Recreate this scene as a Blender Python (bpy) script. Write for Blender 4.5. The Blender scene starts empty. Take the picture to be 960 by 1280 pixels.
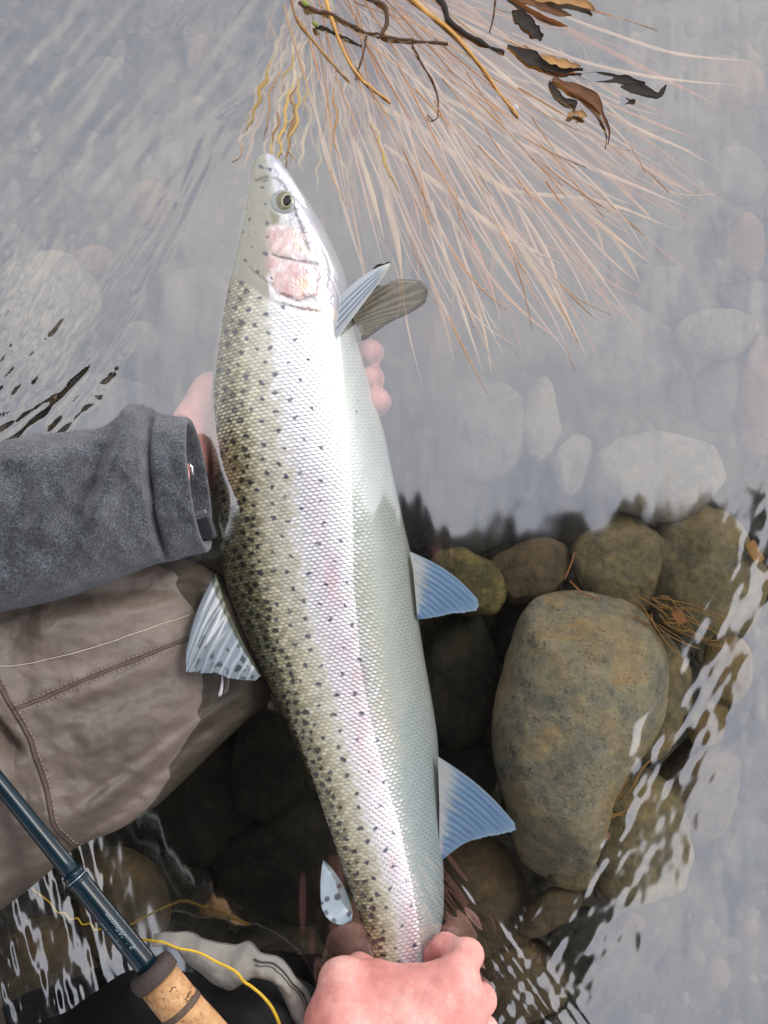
import bpy, math, random
import numpy as np
from mathutils import Vector

R = math.radians
sc = bpy.context.scene
col = sc.collection
rng = np.random.default_rng(7)
random.seed(7)

# ------------------------------------------------------------------ camera
CAM_H, TILT, F = 0.72, R(4.0), 1256.0           # F in pixels of the 960 x 1280 photograph
cd = bpy.data.cameras.new('camera'); cam = bpy.data.objects.new('camera', cd); col.objects.link(cam)
cam.location = (0, 0, CAM_H); cam.rotation_euler = (TILT, 0, 0)
cd.sensor_fit = 'VERTICAL'; cd.angle = 2 * math.atan(640 / F); cd.clip_start = 0.01; cd.clip_end = 500
sc.camera = cam

# ------------------------------------------------------------------ sky, sun, exposure
SUN_EL, SUN_AZ = R(42), R(55)                    # azimuth measured from +Y towards +X
w = bpy.data.worlds.new('World'); sc.world = w; w.use_nodes = True
nt = w.node_tree; nt.nodes.clear()
out = nt.nodes.new('ShaderNodeOutputWorld'); bg = nt.nodes.new('ShaderNodeBackground')
sky = nt.nodes.new('ShaderNodeTexSky'); sky.sky_type = 'NISHITA'; sky.sun_disc = False
sky.sun_elevation = SUN_EL; sky.sun_rotation = SUN_AZ; sky.dust_density = 3.0; sky.air_density = 1.0
tc = nt.nodes.new('ShaderNodeTexCoord')
nz = nt.nodes.new('ShaderNodeTexNoise'); nz.inputs['Scale'].default_value = 4.5; nz.inputs['Detail'].default_value = 5; nz.inputs['Roughness'].default_value = 0.55
nt.links.new(tc.outputs['Generated'], nz.inputs['Vector'])
cr = nt.nodes.new('ShaderNodeValToRGB')
cr.color_ramp.elements[0].position = 0.36; cr.color_ramp.elements[0].color = (9.9, 10.3, 11.9, 1)
cr.color_ramp.elements[1].position = 0.66; cr.color_ramp.elements[1].color = (15.8, 15.3, 15.2, 1)
nt.links.new(nz.outputs['Fac'], cr.inputs['Fac'])
mx = nt.nodes.new('ShaderNodeMix'); mx.data_type = 'RGBA'; mx.inputs[0].default_value = 0.82
nt.links.new(sky.outputs['Color'], mx.inputs[6]); nt.links.new(cr.outputs['Color'], mx.inputs[7])
nt.links.new(mx.outputs[2], bg.inputs['Color']); bg.inputs['Strength'].default_value = 0.12
nt.links.new(bg.outputs[0], out.inputs[0])
sl = bpy.data.lights.new('sun', 'SUN'); sun = bpy.data.objects.new('sun', sl); col.objects.link(sun)
sl.energy = 1.5; sl.angle = R(20); sl.color = (1.0, 0.96, 0.9)
sun.rotation_euler = (R(90) - SUN_EL, 0, -SUN_AZ + math.pi)
sun.location = (1, 1, 3)
sc.view_settings.view_transform = 'Standard'; sc.view_settings.look = 'None'
sc.view_settings.exposure = 0.1; sc.view_settings.gamma = 1.0; sc.view_settings.use_curve_mapping = False
sc.cycles.max_bounces = 5; sc.cycles.diffuse_bounces = 2; sc.cycles.glossy_bounces = 2; sc.cycles.transparent_max_bounces = 10; sc.cycles.use_denoising = True
try: sc.cycles.denoiser = 'OPENIMAGEDENOISE'
except Exception: pass

# ------------------------------------------------------------------ helpers
ct, st = math.cos(TILT), math.sin(TILT)
def PX(px, py, z=0.0):
    """photograph pixel -> world x, y on the level z (arrays or numbers)"""
    dx = (np.asarray(px, float) - 480) / F; dy = (640 - np.asarray(py, float)) / F
    wy = dy * ct + st; wz = dy * st - ct
    t = (np.asarray(z, float) - CAM_H) / wz
    return dx * t, wy * t
def P(px, py, z=0.0):
    x, y = PX(px, py, z); return np.array([float(x), float(y), float(z)])
def UNPX(X, Y):
    """world x, y on the water level -> pixel"""
    dz = -CAM_H
    cy = Y * ct + dz * st; cz = -Y * st + dz * ct
    return 480 + F * X / -cz, 640 - F * cy / -cz
K = CAM_H / F                                     # metres per pixel at the water

def lin(c):
    c = np.asarray(c, float) / 255.0
    return np.where(c <= 0.04045, c / 12.92, ((c + 0.055) / 1.055) ** 2.4)
def L4(r, g, b): return tuple(float(v) for v in lin((r, g, b))) + (1.0,)

def hash2(ix, iy, seed):
    h = (ix.astype(np.int64) * 374761393 + iy.astype(np.int64) * 668265263 + seed * 974711) & 0xffffffff
    h = ((h ^ (h >> 13)) * 1274126177) & 0xffffffff
    return ((h ^ (h >> 16)) & 0xffff) / 65535.0
def vn2(x, y, seed=0):
    x = np.asarray(x, float); y = np.asarray(y, float)
    ix = np.floor(x); iy = np.floor(y); fx = x - ix; fy = y - iy
    fx = fx * fx * fx * (fx * (fx * 6 - 15) + 10); fy = fy * fy * fy * (fy * (fy * 6 - 15) + 10)
    a = hash2(ix, iy, seed); b = hash2(ix + 1, iy, seed); c = hash2(ix, iy + 1, seed); d = hash2(ix + 1, iy + 1, seed)
    return ((a * (1 - fx) + b * fx) * (1 - fy) + (c * (1 - fx) + d * fx) * fy) * 2 - 1
def fbm2(x, y, seed=0, o=4):
    s = 0; a = 1.0; t = 0
    for k in range(o):
        s = s + a * vn2(x * 2 ** k + 3.7 * k, y * 2 ** k - 1.3 * k, seed + k); t += a; a *= 0.5
    return s / t
def vn3(p, seed=0):
    x, y, z = p[..., 0], p[..., 1], p[..., 2]
    iz = np.floor(z); fz = z - iz; fz = fz * fz * (3 - 2 * fz)
    a = vn2(x + iz * 17.31, y + iz * 9.77, seed); b = vn2(x + (iz + 1) * 17.31, y + (iz + 1) * 9.77, seed)
    return a * (1 - fz) + b * fz
def sstep(a, b, x):
    t = np.clip((x - a) / (b - a), 0, 1); return t * t * (3 - 2 * t)
def pchip(xs, ys, x):
    xs = np.asarray(xs, float); ys = np.asarray(ys, float); x = np.asarray(x, float)
    h = np.diff(xs); d = np.diff(ys) / h
    m = np.empty_like(ys); m[0] = d[0]; m[-1] = d[-1]
    w1 = 2 * h[1:] + h[:-1]; w2 = h[1:] + 2 * h[:-1]
    ok = d[:-1] * d[1:] > 0
    with np.errstate(divide='ignore', invalid='ignore'):
        m[1:-1] = np.where(ok, (w1 + w2) / (w1 / d[:-1] + w2 / d[1:]), 0)
    i = np.clip(np.searchsorted(xs, x) - 1, 0, len(h) - 1)
    t = np.clip((x - xs[i]) / h[i], 0, 1)
    return ((2*t**3 - 3*t**2 + 1) * ys[i] + (t**3 - 2*t**2 + t) * h[i] * m[i] + (-2*t**3 + 3*t**2) * ys[i+1] + (t**3 - t**2) * h[i] * m[i+1])
def pdist(px, py, line):
    """distance from pixels to a polyline, and the fraction along it"""
    best = np.full(np.shape(px), 1e9); frac = np.zeros(np.shape(px))
    pts = np.asarray(line, float); seg = np.hypot(*np.diff(pts, axis=0).T); tot = seg.sum(); acc = 0
    for i in range(len(pts) - 1):
        a, b = pts[i], pts[i + 1]; d = b - a; q = d @ d
        t = np.clip(((px - a[0]) * d[0] + (py - a[1]) * d[1]) / q, 0, 1)
        r = np.hypot(px - a[0] - t * d[0], py - a[1] - t * d[1])
        m = r < best; best = np.where(m, r, best); frac = np.where(m, (acc + t * seg[i]) / tot, frac); acc += seg[i]
    return best, frac
def psdf(px, py, poly):
    """signed distance to a closed polygon, negative inside"""
    d, _ = pdist(px, py, list(poly) + [poly[0]])
    ins = np.zeros(np.shape(px), bool); n = len(poly)
    for i in range(n):
        x1, y1 = poly[i]; x2, y2 = poly[(i + 1) % n]
        c = ((y1 > py) != (y2 > py)) & (px < (x2 - x1) * (py - y1) / ((y2 - y1) if y2 != y1 else 1e-9) + x1)
        ins ^= c
    return np.where(ins, -d, d)

def mesh_np(name, V, Q, smooth=True):
    """numpy vertices + (n,3|4) faces -> mesh"""
    me = bpy.data.meshes.new(name); V = np.asarray(V, np.float32); Q = np.asarray(Q, np.int32)
    n, k = Q.shape
    me.vertices.add(len(V)); me.vertices.foreach_set('co', V.ravel())
    me.loops.add(n * k); me.loops.foreach_set('vertex_index', Q.ravel())
    me.polygons.add(n); me.polygons.foreach_set('loop_start', np.arange(0, n * k, k, dtype=np.int32))
    try: me.polygons.foreach_set('loop_total', np.full(n, k, np.int32))
    except Exception: pass
    me.polygons.foreach_set('use_smooth', np.full(n, smooth, bool))
    me.update(calc_edges=True); me.validate()
    return me
def vcol(me, name, rgb):
    a = me.color_attributes.new(name, 'FLOAT_COLOR', 'POINT')
    c = np.ones((len(me.vertices), 4), np.float32); c[:, :3] = rgb
    a.data.foreach_set('color', c.ravel())
def grid_faces(nr, nc, close=False):
    i = np.arange(nr - 1)[:, None]; j = np.arange(nc if close else nc - 1)[None, :]; j2 = (j + 1) % nc
    return np.stack([i * nc + j, i * nc + j2, (i + 1) * nc + j2, (i + 1) * nc + j], -1).reshape(-1, 4)
def link(name, me, m=None, parent=None):
    o = bpy.data.objects.new(name, me); col.objects.link(o)
    if m is not None and me is not None: me.materials.append(m)
    if parent is not None: o.parent = parent
    return o
def tag(o, label, cat, group=None, kind=None):
    if label: o['label'] = label
    if cat: o['category'] = cat
    if group: o['group'] = group
    if kind: o['kind'] = kind
    return o
def empty(name, label, cat, group=None):
    o = bpy.data.objects.new(name, None); col.objects.link(o); o.empty_display_size = 0.05
    return tag(o, label, cat, group)
def smooth_line(pts, n):
    """resample a polyline of any dimension as a smooth curve"""
    pts = np.asarray(pts, float); d = np.r_[0, np.cumsum(np.linalg.norm(np.diff(pts, axis=0), axis=1))]
    t = np.linspace(0, d[-1], n)
    return np.stack([pchip(d, pts[:, k], t) for k in range(pts.shape[1])], 1)
def tube_arrays(pts, rad, ns=8, flat=1.0):
    """round (or flattened in z) tube along points, closed ends"""
    pts = np.asarray(pts, float); n = len(pts); rad = np.broadcast_to(np.asarray(rad, float), (n,))
    T = np.gradient(pts, axis=0); T /= np.linalg.norm(T, axis=1)[:, None] + 1e-12
    up = np.array([0, 0, 1.0]); S = np.cross(T, up); q = np.linalg.norm(S, axis=1)[:, None]
    S = np.where(q > 1e-3, S / (q + 1e-12), np.array([1.0, 0, 0])); U = np.cross(S, T)
    a = np.linspace(0, 2 * np.pi, ns, endpoint=False)
    V = pts[:, None] + rad[:, None, None] * (np.cos(a)[None, :, None] * S[:, None] + flat * np.sin(a)[None, :, None] * U[:, None])
    V = np.concatenate([V.reshape(-1, 3), pts[:1], pts[-1:]])
    Q = grid_faces(n, ns, True).tolist(); b = n * ns
    for j in range(ns):
        Q.append([b, (j + 1) % ns, j, j]); Q.append([b + 1, (n - 1) * ns + j, (n - 1) * ns + (j + 1) % ns, (n - 1) * ns + (j + 1) % ns])
    return V, Q
def poly_mesh(name, V, faces, smooth=True):
    me = bpy.data.meshes.new(name)
    F_ = []
    for f in faces:
        g = []
        for i in f:
            if not g or (i != g[-1]): g.append(int(i))
        if len(g) > 2 and g[0] == g[-1]: g.pop()
        F_.append(g)
    me.from_pydata([tuple(map(float, v)) for v in V], [], F_)
    if smooth: me.polygons.foreach_set('use_smooth', np.ones(len(me.polygons), bool))
    me.update(); return me
def tube(name, pts, rad, m, parent=None, ns=8, flat=1.0):
    V, Q = tube_arrays(pts, rad, ns, flat); return link(name, poly_mesh(name, V, Q), m, parent)

def surface_nets(f, lo, hi, h):
    """smooth mesh of the zero level of f(points)"""
    lo = np.asarray(lo, float); n = np.ceil((np.asarray(hi) - lo) / h).astype(int) + 1
    ax = [lo[k] + h * np.arange(n[k]) for k in range(3)]
    G = np.stack(np.meshgrid(*ax, indexing='ij'), -1)
    D = f(G.reshape(-1, 3)).reshape(n)
    S = D < 0; c = [slice(0, -1), slice(1, None)]
    acc = np.zeros((n[0]-1, n[1]-1, n[2]-1, 3)); cnt = np.zeros((n[0]-1, n[1]-1, n[2]-1))
    for a in range(3):
        o1, o2 = [k for k in range(3) if k != a]
        for i in range(2):
            for j in range(2):
                s0 = [None] * 3; s1 = [None] * 3
                s0[a] = c[0]; s1[a] = c[1]; s0[o1] = s1[o1] = c[i]; s0[o2] = s1[o2] = c[j]
                d0 = D[tuple(s0)]; d1 = D[tuple(s1)]; cr_ = (d0 < 0) != (d1 < 0)
                t = np.where(cr_, d0 / np.where(cr_, d0 - d1, 1), 0)
                off = np.zeros(3); off[o1] = i; off[o2] = j
                for k in range(3):
                    acc[..., k] += np.where(cr_, t if k == a else off[k], 0)
                cnt += cr_
    act = cnt > 0; idx = -np.ones(act.shape, int); idx[act] = np.arange(act.sum())
    ijk = np.argwhere(act)
    V = lo + h * (ijk + acc[act] / cnt[act][:, None])
    Q = []
    for a in range(3):
        o1, o2 = (a + 1) % 3, (a + 2) % 3
        s0 = [slice(1, -1)] * 3; s0[a] = slice(0, -1); s1 = [slice(1, -1)] * 3; s1[a] = slice(1, None)
        A = S[tuple(s0)]; B = S[tuple(s1)]
        e = np.argwhere(A != B)
        fl = A[A != B]
        base = e.copy(); base[:, o1] += 1; base[:, o2] += 1
        def at_(d1, d2):
            q = base.copy(); q[:, o1] -= d1; q[:, o2] -= d2; return idx[q[:, 0], q[:, 1], q[:, 2]]
        q = np.stack([at_(1, 1), at_(0, 1), at_(0, 0), at_(1, 0)], 1)
        q[~fl] = q[~fl][:, ::-1]
        Q.append(q)
    return V, np.concatenate(Q)
def cone_sdf(p, a, b, ra, rb, sq=None):
    a = np.asarray(a, float); b = np.asarray(b, float); d = b - a
    t = np.clip(((p - a) @ d) / (d @ d + 1e-12), 0, 1)
    return np.linalg.norm(p - a - t[:, None] * d, axis=1) - (ra + (rb - ra) * t)
def smin(a, b, k):
    h = np.clip(0.5 + 0.5 * (b - a) / k, 0, 1); return b * (1 - h) + a * h - k * h * (1 - h)
def sdf_union(parts, k):
    def f(p):
        d = None
        for q in parts:
            a, b, ra, rb = q[:4]; kk = q[4] if len(q) > 4 else k
            e = cone_sdf(p, a, b, ra, rb); d = e if d is None else smin(d, e, kk)
        return d
    return f
def bbox(parts, pad):
    pts = np.array([q[i] for q in parts for i in (0, 1)]); r = max(max(q[2], q[3]) for q in parts) + pad
    return pts.min(0) - r, pts.max(0) + r

# ------------------------------------------------------------------ materials
def nodes(name):
    m = bpy.data.materials.new(name); m.use_nodes = True; n = m.node_tree; n.nodes.clear()
    o = n.nodes.new('ShaderNodeOutputMaterial'); b = n.nodes.new('ShaderNodeBsdfPrincipled')
    n.links.new(b.outputs[0], o.inputs[0]); return m, n, b, o
def noise_node(n, scale, detail=4, rough=0.55, coord='Object', vec=None, dist=0.0):
    t = n.nodes.new('ShaderNodeTexNoise'); t.inputs['Scale'].default_value = scale; t.inputs['Detail'].default_value = detail
    t.inputs['Roughness'].default_value = rough; t.inputs['Distortion'].default_value = dist
    if vec is None:
        c = n.nodes.new('ShaderNodeTexCoord'); vec = c.outputs[coord]
    n.links.new(vec, t.inputs['Vector']); return t
def ramp(n, src, stops):
    r = n.nodes.new('ShaderNodeValToRGB'); e = r.color_ramp.elements
    while len(e) < len(stops): e.new(0.5)
    for k, (p, c) in enumerate(stops): e[k].position = p; e[k].color = c
    n.links.new(src, r.inputs['Fac']); return r
def mixc(n, fac, a, b, mode='MIX'):
    m = n.nodes.new('ShaderNodeMix'); m.data_type = 'RGBA'; m.blend_type = mode
    for s, v in ((0, fac), (6, a), (7, b)):
        if hasattr(v, 'is_linked'): n.links.new(v, m.inputs[s])
        else: m.inputs[s].default_value = v
    return m.outputs[2]
def bump(n, src, strength, dist, b, prev=None):
    u = n.nodes.new('ShaderNodeBump'); u.inputs['Strength'].default_value = strength; u.inputs['Distance'].default_value = dist
    n.links.new(src, u.inputs['Height'])
    if prev is not None: n.links.new(prev, u.inputs['Normal'])
    if b is not None: n.links.new(u.outputs[0], b.inputs['Normal'])
    return u.outputs[0]
def simple(name, c, rough=0.6, var=0.12, scale=40, bs=0.2, bd=0.002, metal=0.0, spec=0.5):
    m, n, b, o = nodes(name)
    t = noise_node(n, scale); c = np.array(c[:3])
    r = ramp(n, t.outputs['Fac'], [(0.3, tuple(c * (1 - var)) + (1,)), (0.7, tuple(np.minimum(c * (1 + var), 1)) + (1,))])
    n.links.new(r.outputs[0], b.inputs['Base Color']); b.inputs['Roughness'].default_value = rough; b.inputs['Metallic'].default_value = metal
    b.inputs['Specular IOR Level'].default_value = spec
    if bs: bump(n, t.outputs['Fac'], bs, bd, b)
    return m
def attr_mat(name, rough=0.5, spec=0.5, metal=0.0, att='Col', transl=0.0, alpha=1.0, coat=0.0):
    m, n, b, o = nodes(name)
    a = n.nodes.new('ShaderNodeAttribute'); a.attribute_name = att
    n.links.new(a.outputs['Color'], b.inputs['Base Color']); b.inputs['Roughness'].default_value = rough
    b.inputs['Specular IOR Level'].default_value = spec; b.inputs['Metallic'].default_value = metal
    b.inputs['Coat Weight'].default_value = coat; b.inputs['Coat Roughness'].default_value = 0.12
    s = b.outputs[0]
    if transl:
        t = n.nodes.new('ShaderNodeBsdfTranslucent'); n.links.new(a.outputs['Color'], t.inputs['Color'])
        x = n.nodes.new('ShaderNodeMixShader'); x.inputs[0].default_value = transl
        n.links.new(s, x.inputs[1]); n.links.new(t.outputs[0], x.inputs[2]); s = x.outputs[0]
    if alpha < 1:
        t = n.nodes.new('ShaderNodeBsdfTransparent'); x = n.nodes.new('ShaderNodeMixShader'); x.inputs[0].default_value = alpha
        n.links.new(t.outputs[0], x.inputs[1]); n.links.new(s, x.inputs[2]); s = x.outputs[0]
    n.links.new(s, o.inputs[0]); return m

# ================================================================== SETTING
BED = -0.24
# ---- water: a clear sheet that mirrors the sky, with real ripples
def axis(lo, hi, h, far):
    a = np.arange(lo, hi + h, h); s = h; x = hi + h; up = []
    while x < far: s *= 1.35; x += s; up.append(x)
    s = h; x = lo; dn = []
    while x > -far: s *= 1.35; x -= s; dn.append(x)
    return np.r_[dn[::-1], a, up]
wx = axis(-0.30, 0.30, 0.00125, 40); wy = axis(-0.36, 0.47, 0.00125, 40)
WX, WY = np.meshgrid(wx, wy, indexing='ij'); PXw, PYw = UNPX(np.clip(WX, -0.5, 0.5), np.clip(WY, -0.5, 0.6))
def streak(px, py, ang, la, lc, seed):
    """noise drawn out along a direction (degrees, y down)"""
    c, s = math.cos(R(ang)), math.sin(R(ang)); return fbm2((px * c + py * s) / la, (-px * s + py * c) / lc, seed, 2)
H = 0.00027 * vn2(PXw / 30, PYw / 62, 3) + 0.00008 * vn2(PXw / 12, PYw / 38, 5) + 0.00016 * vn2(PXw / 120, PYw / 150, 9)
edge = np.exp(-(pdist(PXw, PYw, [(985, 610), (905, 800), (860, 900), (770, 1040), (700, 1180), (640, 1300)])[0] / 60) ** 2)
H += edge * 0.00032 * streak(PXw, PYw, -58, 40, 16, 21)
wake = np.exp(-(pdist(PXw, PYw, [(560, 1105), (610, 1150), (665, 1230), (700, 1300)])[0] / 38) ** 2)
H += wake * 0.0011 * streak(PXw, PYw, 55, 95, 12, 31)
corner = sstep(215, 120, PXw + 0.35 * (1180 - PYw)) * sstep(1030, 1090, PYw)
H += corner * (0.00062 * streak(PXw, PYw, 78, 56, 15, 41) + .00012 * streak(PXw, PYw, 100, 24, 8, 43))
specks = np.exp(-(((PXw - 15) / 85) ** 2 + ((PYw - 430) / 115) ** 2))
H += specks * 0.0011 * streak(PXw, PYw, -60, 26, 8, 51)
H += 0.0005 * sstep(330, 150, PXw + 0.7 * (PYw - 300)) * streak(PXw, PYw, -52, 120, 22, 61)
for k, (x0, y0, x1, y1, a, s) in enumerate([(-20, 545, 130, 440, 1.0, 3.6), (0, 560, 160, 395, .8, 3.4), (150, 400, 265, 150, .55, 3.4), (40, 560, 185, 360, .8, 4.0), (185, 360, 290, 140, .35, 4.2), (265, 150, 380, 55, -.5, 4.5), (60, 360, 150, 250, .3, 5.0), (20, 590, 175, 420, .7, 3.6), (-10, 480, 90, 380, .8, 3.4), (90, 420, 215, 235, .6, 3.6), (120, 480, 150, 440, .9, 4.0), (100, 510, 130, 480, .9, 4.2)]):
    d, fr = pdist(PXw, PYw, [(x0, y0), ((x0 + x1) / 2 + 5, (y0 + y1) / 2 + 5), (x1, y1)])
    H += a * 0.0011 * np.exp(-(d / s) ** 2) * sstep(0, .15, fr) * sstep(1, .8, fr) * (0.45 + 0.75 * np.clip(vn2(fr * 11, fr * 0 + k, 70 + k) + .3, 0, 1))
near = sstep(0.6, 0.4, np.abs(WX)) * sstep(0.75, 0.5, np.abs(WY))
H = H * near + (1 - near) * 0.0008 * vn2(WX * 9, WY * 9, 2)
water_me = mesh_np('water', np.stack([WX, WY, H], -1).reshape(-1, 3), grid_faces(len(wx), len(wy))[:, ::-1])
m, n, b, o = nodes('clear_water'); n.nodes.remove(b)
tr = n.nodes.new('ShaderNodeBsdfTransparent'); tr.inputs[0].default_value = (0.93, 0.95, 0.93, 1)
gl = n.nodes.new('ShaderNodeBsdfGlossy'); gl.inputs['Roughness'].default_value = 0.075; gl.inputs['Color'].default_value = (1, 1, 1, 1)
lw = n.nodes.new('ShaderNodeLayerWeight'); lw.inputs['Blend'].default_value = 0.5
mr = n.nodes.new('ShaderNodeMapRange'); mr.interpolation_type = 'SMOOTHSTEP'; mr.inputs['From Min'].default_value = 0.25; mr.inputs['To Min'].default_value = 0.225; mr.inputs['To Max'].default_value = 0.85
n.links.new(lw.outputs['Facing'], mr.inputs['Value'])
x = n.nodes.new('ShaderNodeMixShader'); n.links.new(mr.outputs[0], x.inputs[0]); n.links.new(tr.outputs[0], x.inputs[1]); n.links.new(gl.outputs[0], x.inputs[2])
n.links.new(x.outputs[0], o.inputs[0])
water = link('water', water_me, m); tag(water, 'clear shallow river water mirroring a pale cloudy sky', 'water', kind='structure')

# ---- riverbed sheet
bx = axis(-0.55, 0.55, 0.01, 40); by = axis(-0.6, 0.75, 0.01, 40)
BX, BY = np.meshgrid(bx, by, indexing='ij')
BZ = BED + 0.012 * fbm2(BX * 14, BY * 14, 4) * sstep(3, 1, np.hypot(BX, BY)) - 0.02 * sstep(0.1, -0.2, BX) * sstep(0.0, -0.2, BY)
bed_me = mesh_np('riverbed', np.stack([BX, BY, BZ], -1).reshape(-1, 3), grid_faces(len(bx), len(by))[:, ::-1])
m, n, b, o = nodes('silt'); t = noise_node(n, 60, 6); r = ramp(n, t.outputs['Fac'], [(0.3, L4(48, 44, 36)), (0.7, L4(92, 84, 68))])
n.links.new(r.outputs[0], b.inputs['Base Color']); b.inputs['Roughness'].default_value = 0.9; bump(n, t.outputs['Fac'], 0.5, 0.01, b)
tag(link('riverbed', bed_me, m), 'silty brown riverbed under the cobbles', 'riverbed', kind='structure')

# ---- stones
def stone_mat(name, c1, c2, c3, speck=0.0, scale=24):
    m, n, b, o = nodes(name)
    tcn = n.nodes.new('ShaderNodeTexCoord'); v = tcn.outputs['Object']
    a = noise_node(n, scale, 7, 0.6, vec=v, dist=0.6); f = noise_node(n, scale * 5, 5, 0.65, vec=v); s = noise_node(n, scale * 22, 2, 0.5, vec=v)
    base = ramp(n, a.outputs['Fac'], [(0.28, c1), (0.5, c2), (0.72, c3)]).outputs[0]
    fine = ramp(n, f.outputs['Fac'], [(0.3, (.55, .55, .55, 1)), (0.7, (1.3, 1.28, 1.22, 1))]).outputs[0]
    g2 = noise_node(n, scale * 2.4, 6, .7, vec=v, dist=1.2); tint = ramp(n, g2.outputs['Fac'], [(.32, (.62, .66, .70, 1)), (.5, (1, 1, 1, 1)), (.68, (1.22, 1.05, .82, 1))]).outputs[0]
    c = mixc(n, 0.6, base, fine, 'MULTIPLY'); c = mixc(n, .8, c, tint, 'MULTIPLY')
    if speck:
        dk = ramp(n, s.outputs['Fac'], [(0.57, (1, 1, 1, 1)), (0.66, (.22, .22, .21, 1))]).outputs[0]; pm = ramp(n, g2.outputs['Fac'], [(.35, (speck, speck, speck, 1)), (.62, (.08, .08, .08, 1))]).outputs[0]; c = mixc(n, pm, c, dk, 'MULTIPLY')
    n.links.new(c, b.inputs['Base Color']); b.inputs['Roughness'].default_value = 0.75; b.inputs['Specular IOR Level'].default_value = 0.25
    q = bump(n, f.outputs['Fac'], 0.6, 0.005, None); bump(n, s.outputs['Fac'], 0.3, 0.0015, b, q)
    return m
SM = {
 'big': stone_mat('grey_olive_stone', L4(124, 124, 116), L4(162, 153, 130), L4(178, 150, 110), 0.9, 22),
 'olive': stone_mat('olive_stone', L4(90, 84, 68), L4(126, 115, 88), L4(152, 133, 98), 0.5, 34),
 'moss': stone_mat('yellow_mottled_stone', L4(70, 66, 50), L4(104, 96, 66), L4(146, 132, 82), 0.5, 60),
 'brown': stone_mat('brown_stone', L4(76, 66, 52), L4(104, 90, 70), L4(128, 108, 80), 0.2, 30),
 'dark': stone_mat('dark_shaded_stone', L4(40, 40, 37), L4(60, 58, 50), L4(80, 74, 60), 0.2, 36),  # dark stones; in shaded water this colour carries part of the shade
 'tan': stone_mat('tan_stone', L4(112, 94, 62), L4(134, 114, 78), L4(150, 130, 92), 0.2, 40),
 'grey': stone_mat('grey_stone', L4(74, 72, 66), L4(96, 92, 84), L4(116, 108, 96), 0.3, 28),
 'pale': stone_mat('pale_stone', L4(98, 92, 80), L4(120, 112, 98), L4(136, 126, 110), 0.2, 30),
 'bed': stone_mat('silty_stone', L4(66, 62, 54), L4(84, 78, 68), L4(100, 92, 80), 0.2, 30),
 'rose': stone_mat('rosy_stone', L4(98, 78, 66), L4(116, 92, 76), L4(130, 106, 88), 0.2, 30),
}
def stone_mesh(seed, outline=None, rx=1.0, ry=1.0, rot=0.0, thick=0.6, up=1.0, nu=56, nv=36, bump_a=0.05, facets=3, pw=2.3):
    """rounded cobble; outline is r(phi) in metres or an ellipse. origin on its middle"""
    rr = np.random.default_rng(seed)
    ph = np.linspace(0, 2 * np.pi, nu, endpoint=False); el = np.linspace(-np.pi / 2, np.pi / 2, nv)
    EL, PH = np.meshgrid(el, ph, indexing='ij')
    if outline is None:
        q = PH - rot; rad = 1 / np.sqrt((np.cos(q) / rx) ** 2 + (np.sin(q) / ry) ** 2)
        rad *= 1 + 0.07 * np.cos(2 * PH + rr.uniform(0, 6)) * rr.uniform(.3, 1) + 0.05 * np.cos(3 * PH + rr.uniform(0, 6))
    else:
        rad = outline(PH)
    ce, se = np.cos(EL), np.sin(EL)
    h = (np.abs(ce) ** pw + np.abs(se) ** pw) ** (-1 / pw)
    sz = np.where(se > 0, up, 1.0) * thick
    V = np.stack([rad * ce * h * np.cos(PH), rad * ce * h * np.sin(PH), sz * se * h], -1)
    s = float(np.mean(rad)); q = V / s
    nrm = V / (np.linalg.norm(V, axis=-1, keepdims=True) + 1e-9)
    V = V + nrm * s * (bump_a * vn3(q * 1.6 + seed % 97, seed) + bump_a * .5 * vn3(q * 3.7 + 5, seed + 1) + bump_a * .22 * vn3(q * 9 + 2, seed + 2))[..., None]
    for k in range(facets):
        d = rr.normal(size=3); d[2] = abs(d[2]) * .8; d /= np.linalg.norm(d)
        pr = V @ d; lim = pr.max() * rr.uniform(.78, .93); ex = np.maximum(pr - lim, 0); V = V - (ex * 0.72)[..., None] * d
    nvp = nv; V = V.reshape(-1, 3)
    return mesh_np('stone', V, grid_faces(nvp, nu, True))
def outline_fn(poly, cx, cy, z):
    w_ = np.array([P(a, b_, z)[:2] for a, b_ in poly]); c = P(cx, cy, z)[:2]; d = w_ - c
    ph = np.arctan2(d[:, 1], d[:, 0]); r = np.hypot(d[:, 0], d[:, 1]); i = np.argsort(ph); ph, r = ph[i], r[i]
    ph = np.r_[ph[-3:] - 2 * np.pi, ph, ph[:3] + 2 * np.pi]; r = np.r_[r[-3:], r, r[:3]]
    return lambda q: pchip(ph, r, (np.asarray(q) + np.pi) % (2 * np.pi) - np.pi)
placed = []
def stone(cx, cy, rx, ry, rot, ztop, kind, label, group=None, thick=None, seed=None, poly=None, **kw):
    seed = seed if seed is not None else int(rng.integers(1e6))
    s = (CAM_H - ztop) / F
    thick = thick if thick is not None else 0.62 * min(rx, ry) * s
    zc = ztop - thick
    if poly: me = stone_mesh(seed, outline=outline_fn(poly, cx, cy, zc + thick * .2), thick=thick, **kw)
    else: me = stone_mesh(seed, None, rx * s, ry * s, R(-rot), thick, **kw)
    ob = link('stone', me, SM[kind]); ob.location = P(cx, cy, zc)
    tag(ob, label, 'stone', group); placed.append((cx, cy, max(rx, ry))); return ob

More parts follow.
